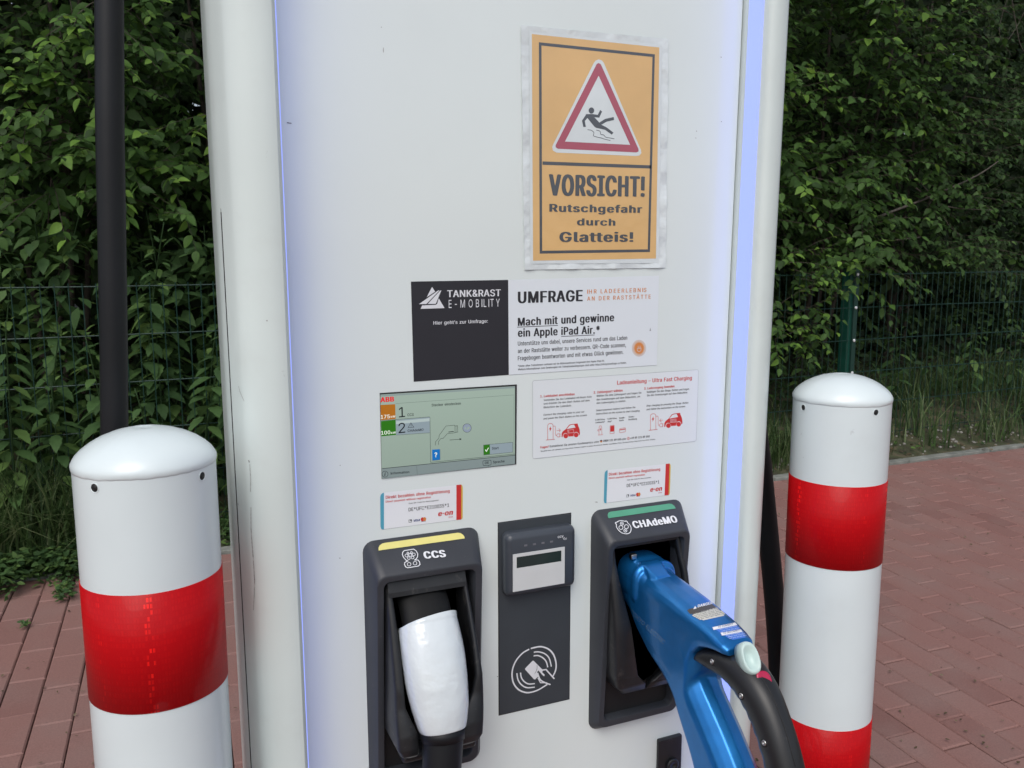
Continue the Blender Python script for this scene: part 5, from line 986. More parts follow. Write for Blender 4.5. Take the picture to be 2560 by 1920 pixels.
# survey sticker
Z3 = zoomed(900, 660, 860/2212); ZL = zoomed(1030, 700, 260/1659)
sv = thing('survey_sticker', 'wide sticker with black left part and white right part headed UMFRAGE', 'sticker', (.113, -.001, ZC-.095))
U = Print(sv, Z3, lift=.0003)
U.poly('black_film', 'black_ink', [(327, 113), (952, 102), (956, 713), (345, 757)], 0); U.poly('white_film', 'sticker', [(953, 102), (1922, 75), (1908, 650), (957, 713)], 0)
U.stroke('white_film', 'edge_ink', [(957, 713), (1908, 650)], 1.6, 1)
U.text('lettering', 'black_ink', 'UMFRAGE', (1014, 252), (1431, 238), 72, 1, bold=.032)
U.text('lettering', 'orange_ink', 'IHR LADEERLEBNIS', (1460, 191), (1840, 179), 26, 1, bold=.014, spacing=1.35); U.text('lettering', 'orange_ink', 'AN DER RASTSTÄTTE', (1460, 236), (1868, 222), 26, 1, bold=.014, spacing=1.35)
U.text('lettering', 'black_ink', 'Mach mit und gewinne', (1014, 398), (1633, 367), 50, 1, bold=.03); U.stroke('lettering', 'black_ink', [(1010, 406), (1272, 395)], 4, 1)
U.text('lettering', 'black_ink', 'ein Apple iPad Air.*', (1014, 468), (1541, 446), 50, 1, bold=.03); U.stroke('lettering', 'black_ink', [(1293, 466), (1508, 456)], 4, 1)
U.text('lettering', 'dark_ink', 'Unterstütze uns dabei, unsere Services rund um das Laden', (1014, 525), (1717, 486), 26, 1)
U.text('lettering', 'dark_ink', 'an der Raststätte weiter zu verbessern. QR-Code scannen,', (1014, 573), (1709, 532), 26, 1)
U.text('lettering', 'dark_ink', 'Fragebogen beantworten und mit etwas Glück gewinnen.', (1014, 619), (1692, 578), 26, 1)
U.text('lettering', 'dark_ink', '*Unter allen Teilnehmern verlosen wir im Aktionszeitraum insgesamt drei Apple iPad Air.', (1015, 662), (1572, 627), 12, 1, res=1)
U.text('lettering', 'dark_ink', 'Weitere Informationen zum Gewinnspiel mit Teilnahmebedingungen sind unter https://rdi.by/t/umfrage zu finden.', (1015, 684), (1713, 640), 12, 1, res=1)
M['halo1'] = mat('halo_print_outer', (.66, .58, .55), .4, var=.02); M['halo2'] = mat('halo_print_inner', (.68, .47, .34), .4, var=.02)
U.circ('plug_symbol', 'halo1', (1793, 541), 46, 1, ry=54, n=36); U.circ('plug_symbol', 'halo2', (1793, 541), 37, 2, ry=44, n=36); U.circ('plug_symbol', 'orange_ink', (1793, 541), 30, 3, ry=36, n=36)
U.stroke('plug_symbol', 'halo1', [(1781, 545), (1781, 555), (1789, 563), (1797, 563), (1805, 553), (1805, 541)], 4, 4); U.stroke('plug_symbol', 'halo1', [(1779, 543), (1807, 540)], 4, 5)
U.stroke('plug_symbol', 'halo1', [(1787, 541), (1787, 526)], 4, 4); U.stroke('plug_symbol', 'halo1', [(1799, 540), (1799, 525)], 4, 4)
U.poly('film_bubble', 'edge_ink', [(1866, 408), (1871, 430), (1860, 431)], 1)
U.build()
U = Print(sv, ZL, lift=.0003)
for pl in ([(318, 110), (368, 185), (232, 275)], [(415, 168), (438, 165), (228, 382), (108, 386)], [(466, 165), (378, 380), (248, 382), (452, 166)], [(425, 292), (518, 448), (136, 460), (160, 405), (378, 396), (400, 380)]):
    U.poly('emblem', 'white_ink', pl, 1)
U.text('lettering', 'white_ink', 'TANK&RAST', (560, 274), (1415, 256), 108, 1, bold=.02); U.text('lettering', 'white_ink', 'E-MOBILITY', (585, 446), (1398, 423), 126, 1, spacing=1.5)
U.text('lettering', 'white_ink', 'Hier geht’s zur Umfrage:', (340, 712), (1208, 680), 54, 1, bold=.012)
U.build()

# instruction sticker
Z5 = zoomed(1300, 900, 460/2120)
ins = thing('instruction_sticker', 'pale rounded sticker with red heading Ladeanleitung and red car drawings', 'sticker', (.231, -.001, ZC-.22))
I = Print(ins, Z5, lift=.0003)
def rquad(c4, r=26):
    c4 = [np.array(c_, float) for c_ in c4]; out = []
    for i in range(4):
        p = c4[i]; a = c4[i-1]; b = c4[(i+1) % 4]; da = (a-p)/np.linalg.norm(a-p); db = (b-p)/np.linalg.norm(b-p)
        for t in np.linspace(0, 1, 5): out.append(tuple((p+da*r)*(1-t)**2+p*2*t*(1-t)+(p+db*r)*t*t))
    return out
rq = rquad([(143, 238), (2055, 110), (2028, 935), (145, 1138)])
I.poly('film', 'sticker2', rq, 0); I.stroke('film_edge', 'edge_ink', rq, 3.2, 1, closed=True)
def it(col, body_, a, b, cap, **k): I.text('lettering', col, body_, a, b, cap, 1, res=1 if cap < 30 else 2, **k)
it('red_ink', 'Ladeanleitung – Ultra Fast Charging', (1117, 284), (1978, 226), 44, bold=.02)
it('red_ink', '1. Ladekabel anschließen', (232, 431), (628, 404), 26, bold=.025)
for s_, a_, b_ in (('Verbinden Sie das Ladekabel mit Ihrem Auto', (272, 473), (823, 431)), ('und drücken Sie den Start-Button auf dem', (272, 513), (800, 474)), ('Bildschirm der Ladesäule.', (271, 556), (592, 533)),
    ('Wählen Sie eine Zahlungsart und folgen Sie', (880, 424), (1397, 386)), ('den Anweisungen auf dem Bildschirm, um', (880, 466), (1382, 429)), ('den Ladevorgang zu starten.', (880, 506), (1218, 480)),
    ('Betätigen Sie den Stopp-Button und folgen', (1460, 379), (1947, 343)), ('Sie den Anweisungen auf dem Bildschirm.', (1460, 418), (1930, 382))): it('dark_ink', s_, a_, b_, 21, bold=.006)
for s_, a_, b_ in (('Connect the charging cable to your car', (268, 641), (740, 604)), ('and press the Start-Button on the screen.', (268, 685), (772, 643)), ('Select payment method and follow the', (875, 590), (1328, 553)), ('instructions on the screen to start charging.', (875, 630), (1380, 592)),
    ('Stop charging by pressing the Stopp-Button', (1455, 537), (1938, 500)), ('and follow the instructions on the screen.', (1455, 579), (1905, 542))): it('dark_ink', s_, a_, b_, 20, shear=.25)
it('red_ink', '2. Zahlungsart wählen', (846, 387), (1180, 361), 26, bold=.025); it('red_ink', '3. Ladevorgang beenden', (1428, 341), (1777, 313), 26, bold=.025)
for s_, a_, b_ in (('E.ON Drive', (868, 698), (975, 690)), ('Ladekarte*', (868, 728), (975, 720)), ('E.ON Drive', (1008, 686), (1113, 678)), ('App*', (1008, 717), (1057, 713)), ('Kredit-', (1143, 676), (1210, 670)), ('karte', (1143, 705), (1192, 701)), ('Direkt-', (1250, 664), (1318, 658)), ('bezahlung', (1248, 693), (1345, 685))): it('black_ink', s_, a_, b_, 17, bold=.02)
it('red_ink', 'Fragen?', (232, 1018), (330, 1009), 25, bold=.025); it('dark_ink', 'Kontaktieren Sie unseren Kundenservice unter', (340, 1006), (910, 950), 23, bold=.005)
it('black_ink', '0800 121 89 555', (957, 942), (1165, 922), 22, bold=.03); it('dark_ink', 'oder', (1172, 922), (1223, 917), 22); it('black_ink', '+49 89 121 89 555', (1267, 910), (1492, 889), 22, bold=.03)
it('dark_ink', '*Bezahlen auch mit Ladekarte und App anderer Anbieter möglich. Es gelten die mit Ihrem Anbieter vereinbarten Preise. Die Abrechnung erfolgt direkt durch Ihren Anbieter.', (232, 1057), (1560, 917), 12)
I.circ('flag_print', 'black_ink', (934, 934), 14, 1, ry=14, n=16, a0=0, a1=180); I.circ('flag_print', 'red_ink', (934, 936), 14, 2, ry=4, n=14); I.circ('flag_print', 'yellow_ink', (934, 940), 13, 1, ry=10, n=14, a0=180, a1=360)
I.circ('flag_print', 'red_ink', (1246, 903), 14, 1, ry=15, n=18, w=4); I.stroke('flag_print', 'red_ink', [(1252, 893), (1240, 903), (1252, 912)], 4, 1)
def car_icon(f, arrow, bars):
    st_ = lambda p, w, cl=False, l=1: I.stroke('car_drawing', 'red_ink', [f(*q_) for q_ in p], w, l, closed=cl)
    pl_ = lambda p, m='red_ink', l=1: I.poly('car_drawing', m, [f(*q_) for q_ in p], l)
    st_([(228, 468), (228, 200), (236, 165), (262, 150), (298, 148), (325, 160), (335, 190), (335, 455)], 5)
    st_([(192, 474), (368, 458)], 5, l=2); pl_([(288, 200), (252, 262), (272, 262), (270, 308), (305, 240), (285, 240)])
    st_([(337, 200), (372, 198), (380, 212), (382, 375), (400, 382)], 4.5); st_([(465, 350), (430, 348), (408, 365), (405, 388), (425, 412), (465, 412)], 4.5); st_([(465, 345), (465, 416)], 5, l=2)
    st_([(467, 358), (488, 356)], 4.5); st_([(467, 398), (488, 396)], 4.5)
    if arrow > 0: st_([(408, 290), (478, 282)], 4); st_([(445, 245), (480, 282), (452, 318)], 4, l=2)
    else: st_([(408, 288), (478, 280)], 4); st_([(440, 248), (408, 288), (445, 318)], 4, l=2)
    pl_([(502, 415), (505, 340), (530, 300), (590, 255), (650, 175), (690, 160), (822, 148), (822, 170), (858, 262), (866, 340), (858, 375), (845, 375), (838, 345), (815, 320), (790, 312), (760, 325), (740, 360), (738, 398), (640, 405), (632, 375), (605, 342), (570, 335), (540, 355), (525, 390), (522, 418)])
    pl_([(602, 258), (660, 188), (690, 175), (748, 168), (778, 228), (640, 250)], 'sticker2', 2)
    st_([(618, 275), (735, 264), (740, 325), (625, 335)], 0, True) if False else None
    I.stroke('car_drawing', 'sticker2', [f(622, 276), f(736, 265), f(741, 326), f(628, 336)], 3, 2, closed=True)
    for b_ in range(bars): I.stroke('car_drawing', 'sticker2', [f(642+24*b_, 283-2*b_), f(646+24*b_, 325-2*b_)], 4, 3)
    for c_ in ((585, 393), (790, 372)): I.circ('car_drawing', 'red_ink', f(*c_), 27, 1, ry=27, n=20)
sa = (280/2212)/(460/2120); fa_ = lambda x, y: ((1340-1300)/.21698+x*sa, (1040-900)/.21698+y*sa)
car_icon(fa_, 1, 1)
dx, dy = fa_(228, 468); 
car_icon(lambda x, y: (fa_(x, y)[0]+1184-3*(x-228)/600, fa_(x, y)[1]-112-12*(x-228)/600), -1, 4)
I.stroke('pay_drawing', 'red_ink', [(908, 862), (910, 775), (918, 758), (932, 758), (940, 775), (942, 860)], 4, 1); I.stroke('pay_drawing', 'red_ink', [(898, 864), (953, 859)], 4, 2)
I.poly('pay_drawing', 'red_ink', [(930, 775), (916, 803), (924, 803), (920, 822), (936, 795), (928, 795)], 1); I.stroke('pay_drawing', 'red_ink', [(908, 800), (895, 803), (893, 813), (908, 818)], 4, 2)
I.stroke('pay_drawing', 'red_ink', rquad([(1036, 755), (1085, 751), (1083, 845), (1035, 850)], 8), 4, 1, closed=True); I.poly('pay_drawing', 'red_ink', [(1040, 760), (1081, 756), (1080, 822), (1039, 826)], 2)
I.stroke('pay_drawing', 'red_ink', rquad([(1145, 790), (1212, 779), (1214, 826), (1147, 838)], 8), 4, 1, closed=True); I.stroke('pay_drawing', 'red_ink', [(1145, 805), (1213, 794)], 10, 2)
I.build()

# payment stickers: one built, one copied
Z4 = zoomed(940, 950, .24113)
p0 = onY(*Z4(471, 1318))
pay = thing('payment_sticker', 'white payment sticker with cyan and red ends above the holder with the yellow strip', 'sticker', tuple(p0), 'payment stickers above the plug holders')
G = Print(pay, Z4, lift=.0003)
cq = [(45, 1170), (897, 1085), (897, 1445), (48, 1550)]
G.poly('film', 'sticker3', [(82, 1167), (832, 1089), (832, 1450), (82, 1546)], 0); G.stroke('film', 'edge_ink', [(82, 1546), (832, 1451)], 1.6, 1)
G.poly('film_end', 'cyan_ink', [(82, 1167), (66, 1172), (48, 1190), (43, 1215), (46, 1520), (55, 1545), (70, 1550), (82, 1549)], 1)
G.poly('film_end', 'red_ink', [(833, 1088), (882, 1083), (882, 1445), (832, 1451)], 1); G.poly('film_end', 'yellow_ink', [(883, 1083), (894, 1095), (898, 1120), (897, 1420), (893, 1436), (883, 1445)], 1)
G.text('lettering', 'red_ink', 'Direkt bezahlen ohne Registrierung', (100, 1232), (763, 1164), 31, 1, bold=.022); G.text('lettering', 'red_ink', 'Direct payment without registration', (100, 1271), (567, 1223), 20, 1, bold=.02, res=1)
G.text('lettering', 'dark_ink', 'Scan QR-Code for direct payment', (338, 1285), (648, 1251), 13, 1, res=1); G.text('lettering', 'dark_ink', 'DE*UFC*E210035*1', (337, 1361), (757, 1313), 36, 1)
G.text('lettering', 'blue_ink', 'VISA', (390, 1469), (455, 1461), 22, 1, bold=.03, shear=.25); G.circ('pay_symbol', 'red_ink', (482, 1444), 19, 1, ry=21); G.circ('pay_symbol', 'orange_ink', (503, 1441), 16, 2, ry=20)
G.stroke('pay_symbol', 'dark_ink', [(466, 1468), (516, 1461)], 3, 1); G.stroke('pay_symbol', 'dark_ink', [(340, 1450), (366, 1446), (368, 1472), (340, 1476)], 4, 1, closed=True); G.circ('pay_symbol', 'dark_ink', (362, 1452), 9, 2)
G.text('lettering', 'red_ink', 'e·on', (643, 1411), (798, 1394), 52, 1, bold=.035, shear=.2); G.text('lettering', 'red_ink', 'Drive', (752, 1428), (797, 1422), 13, 1, bold=.01, shear=.2)
G.build()
def copy_tree(o, parent=None):
    c = o.copy(); COL.objects.link(c); c.parent = parent
    if parent is not None: c.matrix_parent_inverse = o.matrix_parent_inverse.copy()
    for ch in [x for x in bpy.data.objects if x.parent == o]: copy_tree(ch, c)
    return c
pay2 = copy_tree(pay); pay2.location = Vector(pay.location)+Vector((.3237-.0012, 0, -.0044)); pay2['label'] = 'white payment sticker with cyan and red ends above the holder with the green strip'

# ================================================================ BOLLARDS
def make_bollard():
    b = bpy.data.objects.new('bollard', None); link(b)
    tag(b, 'white steel bollard with red reflective band standing left of the charging post', 'bollard', group='bollards beside the charging post')
    r = .0695; top = 1.305-.2112
    def loc(name, rings, m, smooth=True, **k):
        o = loft(name, rings, m, None, smooth, **k); o.parent = b; return o
    n = 96
    ring = lambda rr_, z, w=0: [(rr_*(1+w*noise.noise(Vector((math.cos(2*math.pi*k/n)*3, math.sin(2*math.pi*k/n)*3, z*40))))*math.cos(2*math.pi*k/n), rr_*math.sin(2*math.pi*k/n), z) for k in range(n)]
    tubeo = loc('tube', [ring(r, z) for z in (-.06, .3, .7, 1.0, top+.002)]+[ring(r-.0045, top+.002), ring(r-.0045, .9)], M['bollard'], cap0=False, cap1=False)
    tubeo.modifiers.new('es', 'EDGE_SPLIT').split_angle = R(50)
    for a in (-42.2, 48.5, 137, 228):   # rim of each drilled hole
        d = Vector((math.sin(R(a)), -math.cos(R(a)), 0)); s_ = Vector((d.y, -d.x, 0)); zc_ = 1.305-.2245; rg_ = []
        for rr_, dd in ((.0041, -.002), (.0041, .0003), (.0047, .0006), (.0053, .0001)): rg_.append([tuple(d*(r+dd)+s_*rr_*math.cos(t)+Vector((0, 0, zc_+rr_*math.sin(t)))) for t in np.linspace(0, 2*math.pi, 20, endpoint=False)])
        loc('drill_rim', rg_, M['bollard'], cap0=False, cap1=False)
        loc('hole_shade_disc', [[tuple(d*(r+dd)+s_*rr_*math.cos(t)+Vector((0, 0, zc_+rr_*math.sin(t)))) for t in np.linspace(0, 2*math.pi, 20, endpoint=False)] for rr_, dd in ((.0042, -.001), (.0042, .00015))], M['recess_shade'])  # proud dark disc painted as the shade inside the hole, nothing is bored
    # domed cap with an uneven weld bead
    capr = []
    for i, (rr_, z) in enumerate([(.0690, -.0060), (.0699, -.0052), (.0704, -.0034), (.0706, -.0010), (.0702, .0014), (.0689, .0040), (.0665, .0080), (.0610, .0135), (.0530, .0195), (.0430, .0250), (.0310, .0296), (.0190, .0324), (.0120, .0332), (.0100, .0334), (.0090, .0330), (.0030, .0329)]):
        pts = []
        for k in range(n):
            a = 2*math.pi*k/n; w = noise.noise(Vector((math.cos(a)*4, math.sin(a)*4, 1.3)))*.0014+noise.noise(Vector((math.cos(a)*13, math.sin(a)*13, 4.3)))*.0009
            wz = w if i < 4 else w*.15; wr = w*.25 if i < 5 else 0
            pts.append(((rr_+wr)*math.cos(a), (rr_+wr)*math.sin(a), top+z+wz))
        capr.append(pts)
    loc('domed_cap', capr, M['bollard'])
    for z1, z0 in ((ZC-.3328, ZC-.4582), (ZC-.7098, ZC-.8355)):
        loc('reflective_band', [ring(r+.0001, z0), ring(r+.0007, z0+.0002), ring(r+.0007, z1-.0002), ring(r+.0001, z1)], M['red'], cap0=False, cap1=False)
    loc('base_flange', [ring(.0705, -.03), ring(.105, -.03), ring(.105, .008), ring(.102, .010), ring(.072, .010)], M['bollard'], smooth=False, cap0=False, cap1=False)
    return b
bol = make_bollard(); bol.location = (-.380, -.071, 0)
bol2 = copy_tree(bol); bol2.location = (.578, -.063, 0); bol2.rotation_euler = (0, 0, R(45.0-6+0)); bol2['label'] = 'white steel bollard with red reflective bands standing right of the charging post'

# ================================================================ FENCE
FC, FM = 2.865, .020
def fy(x): return FC+FM*x
M['fence'] = mat('fence_green_coating', (.005, .036, .026), .45, var=.12, vscale=40)
FTOP = ZC-.127
M['fpost'] = mat('fence_post_green', (.010, .075, .054), .42, var=.12, vscale=30)
fence = thing('wire_fence', 'low dark green welded wire mesh fence running behind the charging post along the kerb', 'fence', (2.4, fy(2.4), gz(2.9)))
def fpart(name, V, F, m=None): return mesh(name, V, F, m or M['fence'], fence)
posts_x = [-3.87, -1.37, 1.13, 3.63, 6.13, 8.63]
for px_ in posts_x:
    v, f = box_vf(px_-.036, px_+.036, fy(px_)+.012, fy(px_)+.082, gz(2.9)-.1, FTOP+.035); o = fpart('fence_post', v, f, M['fpost']); bevel(o, .004, 1)
    v, f = box_vf(px_-.032, px_+.032, fy(px_)+.010, fy(px_)+.074, FTOP+.035, FTOP+.040); mesh('post_cap', v, f, M['fence'], o)
    v, f = box_vf(px_-.016, px_+.016, fy(px_)-.0075, fy(px_)-.0045, gz(2.9)+.02, FTOP+.02); mesh('clamp_rail', v, f, M['fence'], o)
    for kz in range(6):
        lathe('bolt_cap', [(.0095, 0), (.0090, -.004), (.0055, -.0070)], (px_, fy(px_)-.0075, FTOP-.2*kz), M['white_ink'], o, 10, 'Y')
wirem = []
for a_, b_ in zip(posts_x[:-1], posts_x[1:]):
    for kz in range(6):
        z = FTOP-.2*kz; rg_ = [[(x, fy(x)+.0027*math.cos(t), z+.0027*math.sin(t)+.002*math.sin(x*3+kz)) for t in np.linspace(0, 2*math.pi, 6, endpoint=False)] for x in np.linspace(a_+.003, b_-.003, 9)]
        v, f = loft_vf(rg_); o = fpart('horizontal_wire', v, f)
wl = FTOP+.012-(gz(2.9)+.03)
v, f = loft_vf([[(.0019*math.cos(t), .0019*math.sin(t), z) for t in np.linspace(0, 2*math.pi, 6, endpoint=False)] for z in (-wl, -wl/2, 0)]); vwm = bpy.data.meshes.new('vertical_wire'); vwm.from_pydata(v, [], f); vwm.materials.append(M['fence'])
VV, FF = [], []
cnt = 0
for x in np.arange(-3.82, 8.6, .05):
    vis = (-1.0 < x < .35) or (3.0 < x < 6.0)
    if vis and cnt < 290:
        o = bpy.data.objects.new('vertical_wire', vwm); link(o, fence); o.matrix_parent_inverse = Matrix.Translation(-Vector(fence.location)); o.location = (x, fy(x)-.0052, FTOP+.012); o.rotation_euler = (random.uniform(-.003, .003), random.uniform(-.006, .006), 0); cnt += 1
    else:
        n = len(VV); VV += [(x+p[0], fy(x)-.0052+p[1], FTOP+.012+p[2]) for p in v]; FF += [tuple(i+n for i in q_) for q_ in f]
tag(fpart('vertical_wires', VV, FF), kind='stuff')

# ================================================================ VEGETATION
def leaf_mat(name, lo, mid, hi, per_object, rough=.55, tr=.38):
    m = bpy.data.materials.new(name); m.use_nodes = True; t = m.node_tree; b = t.nodes['Principled BSDF']; L = t.links.new; o = t.nodes['Material Output']
    if per_object: src = t.nodes.new('ShaderNodeObjectInfo').outputs['Random']
    else: an = t.nodes.new('ShaderNodeAttribute'); an.attribute_name = 'tone'; src = an.outputs['Fac']
    r = t.nodes.new('ShaderNodeValToRGB'); e = r.color_ramp.elements; e[0].position = 0; e[0].color = (*lo, 1); e[1].position = 1; e[1].color = (*hi, 1); k = e.new(.62); k.color = (*mid, 1)
    L(src, r.inputs[0])
    ge = t.nodes.new('ShaderNodeNewGeometry'); n = t.nodes.new('ShaderNodeTexNoise'); n.inputs['Scale'].default_value = 45; L(ge.outputs['Position'], n.inputs['Vector'])
    mr = t.nodes.new('ShaderNodeMapRange'); mr.inputs[3].default_value = .75; mr.inputs[4].default_value = 1.25; L(n.outputs[0], mr.inputs[0])
    mx = t.nodes.new('ShaderNodeVectorMath'); mx.operation = 'SCALE'; L(r.outputs[0], mx.inputs[0]); L(mr.outputs[0], mx.inputs['Scale']); L(mx.outputs[0], b.inputs['Base Color'])
    b.inputs['Roughness'].default_value = rough; b.inputs['Specular IOR Level'].default_value = .25
    tl_ = t.nodes.new('ShaderNodeBsdfTranslucent'); hsv = t.nodes.new('ShaderNodeHueSaturation'); hsv.inputs['Value'].default_value = 1.3; hsv.inputs['Hue'].default_value = .485; L(mx.outputs[0], hsv.inputs['Color']); L(hsv.outputs[0], tl_.inputs[0])
    ms = t.nodes.new('ShaderNodeMixShader'); ms.inputs[0].default_value = tr; L(b.outputs[0], ms.inputs[1]); L(tl_.outputs[0], ms.inputs[2]); L(ms.outputs[0], o.inputs['Surface'])
    return m
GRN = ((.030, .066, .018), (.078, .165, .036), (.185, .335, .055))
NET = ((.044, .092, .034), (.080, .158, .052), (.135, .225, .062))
DRK = ((.017, .034, .016), (.031, .060, .022), (.058, .100, .033))  # greens darkened: the shade deep in the hedge is put into the leaf colour
M['leafO'] = leaf_mat('shrub_leaf_single', *GRN, True); M['leafA'] = leaf_mat('shrub_leaf_mass', *GRN, False)
M['netO'] = leaf_mat('nettle_leaf_single', *NET, True, .6); M['netA'] = leaf_mat('nettle_leaf_mass', *NET, False, .6)
M['shadeA'] = leaf_mat('thicket_leaf_shaded', *DRK, False); M['dark2O'] = leaf_mat('dull_leaf_single', (.026, .056, .020), (.055, .112, .034), (.115, .205, .05), True); M['dark2A'] = leaf_mat('dull_leaf_mass', (.026, .056, .020), (.055, .112, .034), (.115, .205, .05), False)
M['grassA'] = leaf_mat('grass_blades', (.035, .068, .024), (.072, .130, .042), (.17, .21, .10), False, .5, .3)
M['dryA'] = leaf_mat('dry_litter', (.06, .045, .025), (.13, .10, .06), (.22, .18, .12), False, .8, .1)
M['bark'] = mat('bark_brown', (.055, .045, .035), .85, var=.3, vscale=30, bump=.5, bscale=90, bdist=.003)
M['twig'] = mat('twig_grey', (.11, .095, .08), .8, var=.3, vscale=60)

def leaf_tpl(n, wid, curl=.10, fold=.10, teeth=0):
    """leaf along +y, unit length; returns verts, faces"""
    V = [(0, 0, 0)]; F = []; prev = None
    for i in range(1, n+1):
        t = i/(n+1); w = wid*.5*(math.sin(math.pi*t**.78))**.9*(1-.18*t); y = t; z = -curl*t*t
        if teeth: w *= 1+(.10 if i % 2 else -.08)
        V += [(-w, y, z+fold*w*2-.02*t), (0, y, z), (w, y, z+fold*w*2-.02*t)]
        b = len(V)-3
        if prev is None: F += [(0, b+1, b), (0, b+2, b+1)]
        else: F += [(prev, prev+1, b+1, b), (prev+1, prev+2, b+2, b+1)]
        prev = b
    V.append((0, 1, -curl*1.1)); k = len(V)-1; F += [(prev, prev+1, k), (prev+1, prev+2, k)]
    return np.array(V, float), F
LEAF_HI = leaf_tpl(5, .62, .16, .16); LEAF_LO = leaf_tpl(2, .60, .14, .14); NET_HI = leaf_tpl(8, .50, .22, .10, 1); NET_LO = leaf_tpl(3, .48, .20, .10)

def frames(D, N):
    """rotation matrices with y along D and z as near N as can be"""
    D = D/np.linalg.norm(D, axis=1)[:, None]; Xv = np.cross(D, N); Xv /= np.maximum(np.linalg.norm(Xv, axis=1), 1e-6)[:, None]; Z = np.cross(Xv, D)
    return np.stack([Xv, D, Z], axis=2)
def mass(name, tpl, P, D, N, S, tone, m, parent, kind='stuff', pinv=None):
    tv, tf = tpl; n = len(P)
    if n == 0: return None
    Mx = frames(D, N); V = np.einsum('nij,vj->nvi', Mx, tv)*S[:, None, None]+P[:, None, :]
    nv = len(tv); V = V.reshape(-1, 3)
    me = bpy.data.meshes.new(name); ls = [len(f) for f in tf]; li = np.array([i for f in tf for i in f])
    loops = (li[None, :]+(np.arange(n)*nv)[:, None]).ravel(); tot = np.tile(ls, n); start = np.concatenate([[0], np.cumsum(tot)[:-1]])
    me.vertices.add(len(V)); me.vertices.foreach_set('co', V.ravel().astype(np.float32))
    me.loops.add(len(loops)); me.loops.foreach_set('vertex_index', loops.astype(np.int32))
    me.polygons.add(len(tot)); me.polygons.foreach_set('loop_start', start.astype(np.int32)); me.polygons.foreach_set('loop_total', tot.astype(np.int32))
    me.update(calc_edges=True); me.polygons.foreach_set('use_smooth', [True]*len(tot))
    a = me.attributes.new('tone', 'FLOAT', 'FACE'); a.data.foreach_set('value', np.repeat(tone, len(tf)).astype(np.float32))
    me.materials.append(m); o = bpy.data.objects.new(name, me); link(o, parent)
    if parent is not None: o.matrix_parent_inverse = Matrix.Translation(-Vector(parent.location))
    if kind: o['kind'] = kind
    return o
_tm = {}
def tpl_mesh(key, tpl, m):
    if key not in _tm:
        me = bpy.data.meshes.new('leaf'); me.from_pydata([tuple(v) for v in tpl[0]], [], tpl[1]); me.materials.append(m); me.polygons.foreach_set('use_smooth', [True]*len(me.polygons)); _tm[key] = me
    return _tm[key]
def in_view(P, margin=60):
    d = P-CAM; z = d @ _f; x = 1280+FPX*(d @ _r)/np.maximum(z, .01); y = 960-FPX*(d @ _u)/np.maximum(z, .01)
    vis = (z > .3) & (x > -margin) & (x < 2560+margin) & (y > -margin) & (y < 1500)
    blocked = ((x > 560+.045*y) & (x < 1950-.05*y))
    return vis & ~blocked, z
def foliage(parent, key, tplH, tplL, mO, mA, P, D, N, S, tone, nsingle, name='leaf', mass_name='foliage', near_w=1.0):
    vis, z = in_view(P); order = np.argsort(np.where(vis, z, 1e9)); single = order[:nsingle][vis[order[:nsingle]]] if nsingle else np.array([], int)
    rest = np.setdiff1d(np.arange(len(P)), single)
    if len(single):
        me = tpl_mesh(key, tplH, M[mO]); Mx = frames(D[single], N[single])
        pin = Matrix.Translation(-Vector(parent.location))
        for i, R_ in zip(single, Mx):
            o = bpy.data.objects.new(name, me); COL.objects.link(o); o.parent = parent
            o.matrix_parent_inverse = pin
            o.matrix_basis = Matrix.Translation(P[i]) @ Matrix([list(R_[0])+[0], list(R_[1])+[0], list(R_[2])+[0], [0, 0, 0, 1]]) @ Matrix.Scale(float(S[i]), 4)
    mass(mass_name, tplL, P[rest], D[rest], N[rest], S[rest], tone[rest], M[mA], parent)

def twigs(n, cx, wx, y0, y1, z0, z1, rng, leaf=.068, nl=(8, 15), gap_seed=0., gap=.0, length=(.22, .5), front_bias=1.7, tl_=1.0):
    """leafy twigs in a crown volume; returns twig polylines and the leaf arrays"""
    P, D, N, S, T, lines = [], [], [], [], [], []
    made = 0; tries = 0
    while made < n and tries < n*6:
        tries += 1
        x = cx+rng.uniform(-wx, wx); z = z0+(z1-z0)*rng.random(); y = y0+(y1-y0)*rng.random()**front_bias
        g = noise.noise(Vector((x*1.6+gap_seed, y*.8, z*1.9)))
        if gap and g < gap and y < y0+.75*(y1-y0): continue
        # crown surface wanders in and out
        surf = y0+.28*noise.noise(Vector((x*1.1, gap_seed+3, z*1.2)))+.10
        if y < surf: y = surf+rng.random()*.15
        made += 1
        L_ = rng.uniform(*length); d = np.array([rng.normal(0, .55), -.75+rng.normal(0, .35), rng.normal(.05, .42)]); d /= np.linalg.norm(d)
        k = int(rng.integers(*nl)); p = np.array([x, y, z]); st = L_/k; line = [p.copy()]
        young = rng.random() < .22
        for i in range(k):
            d = d+np.array([0, -.01, -.045])+rng.normal(0, .05, 3); d /= np.linalg.norm(d); p = p+d*st; line.append(p.copy())
            side = np.cross(d, [0, 0, 1]); side /= max(np.linalg.norm(side), .1); sg = 1 if i % 2 else -1
            ld = d*.45+side*sg*.75+np.array([0, -.12, -.38])+rng.normal(0, .22, 3); nn = np.array([0, -.45, .85])+rng.normal(0, .33, 3)
            P.append(p); D.append(ld); N.append(nn); S.append(leaf*rng.uniform(.6, 1.15)*(1-.25*(i/k)**2))
            tn = rng.beta(2, 3)*.72+(.32 if young and i > k*.4 else 0); T.append(min(1, tn*tl_))
        lines.append(line)
    return lines, [np.array(a) for a in (P, D, N, S, T)]
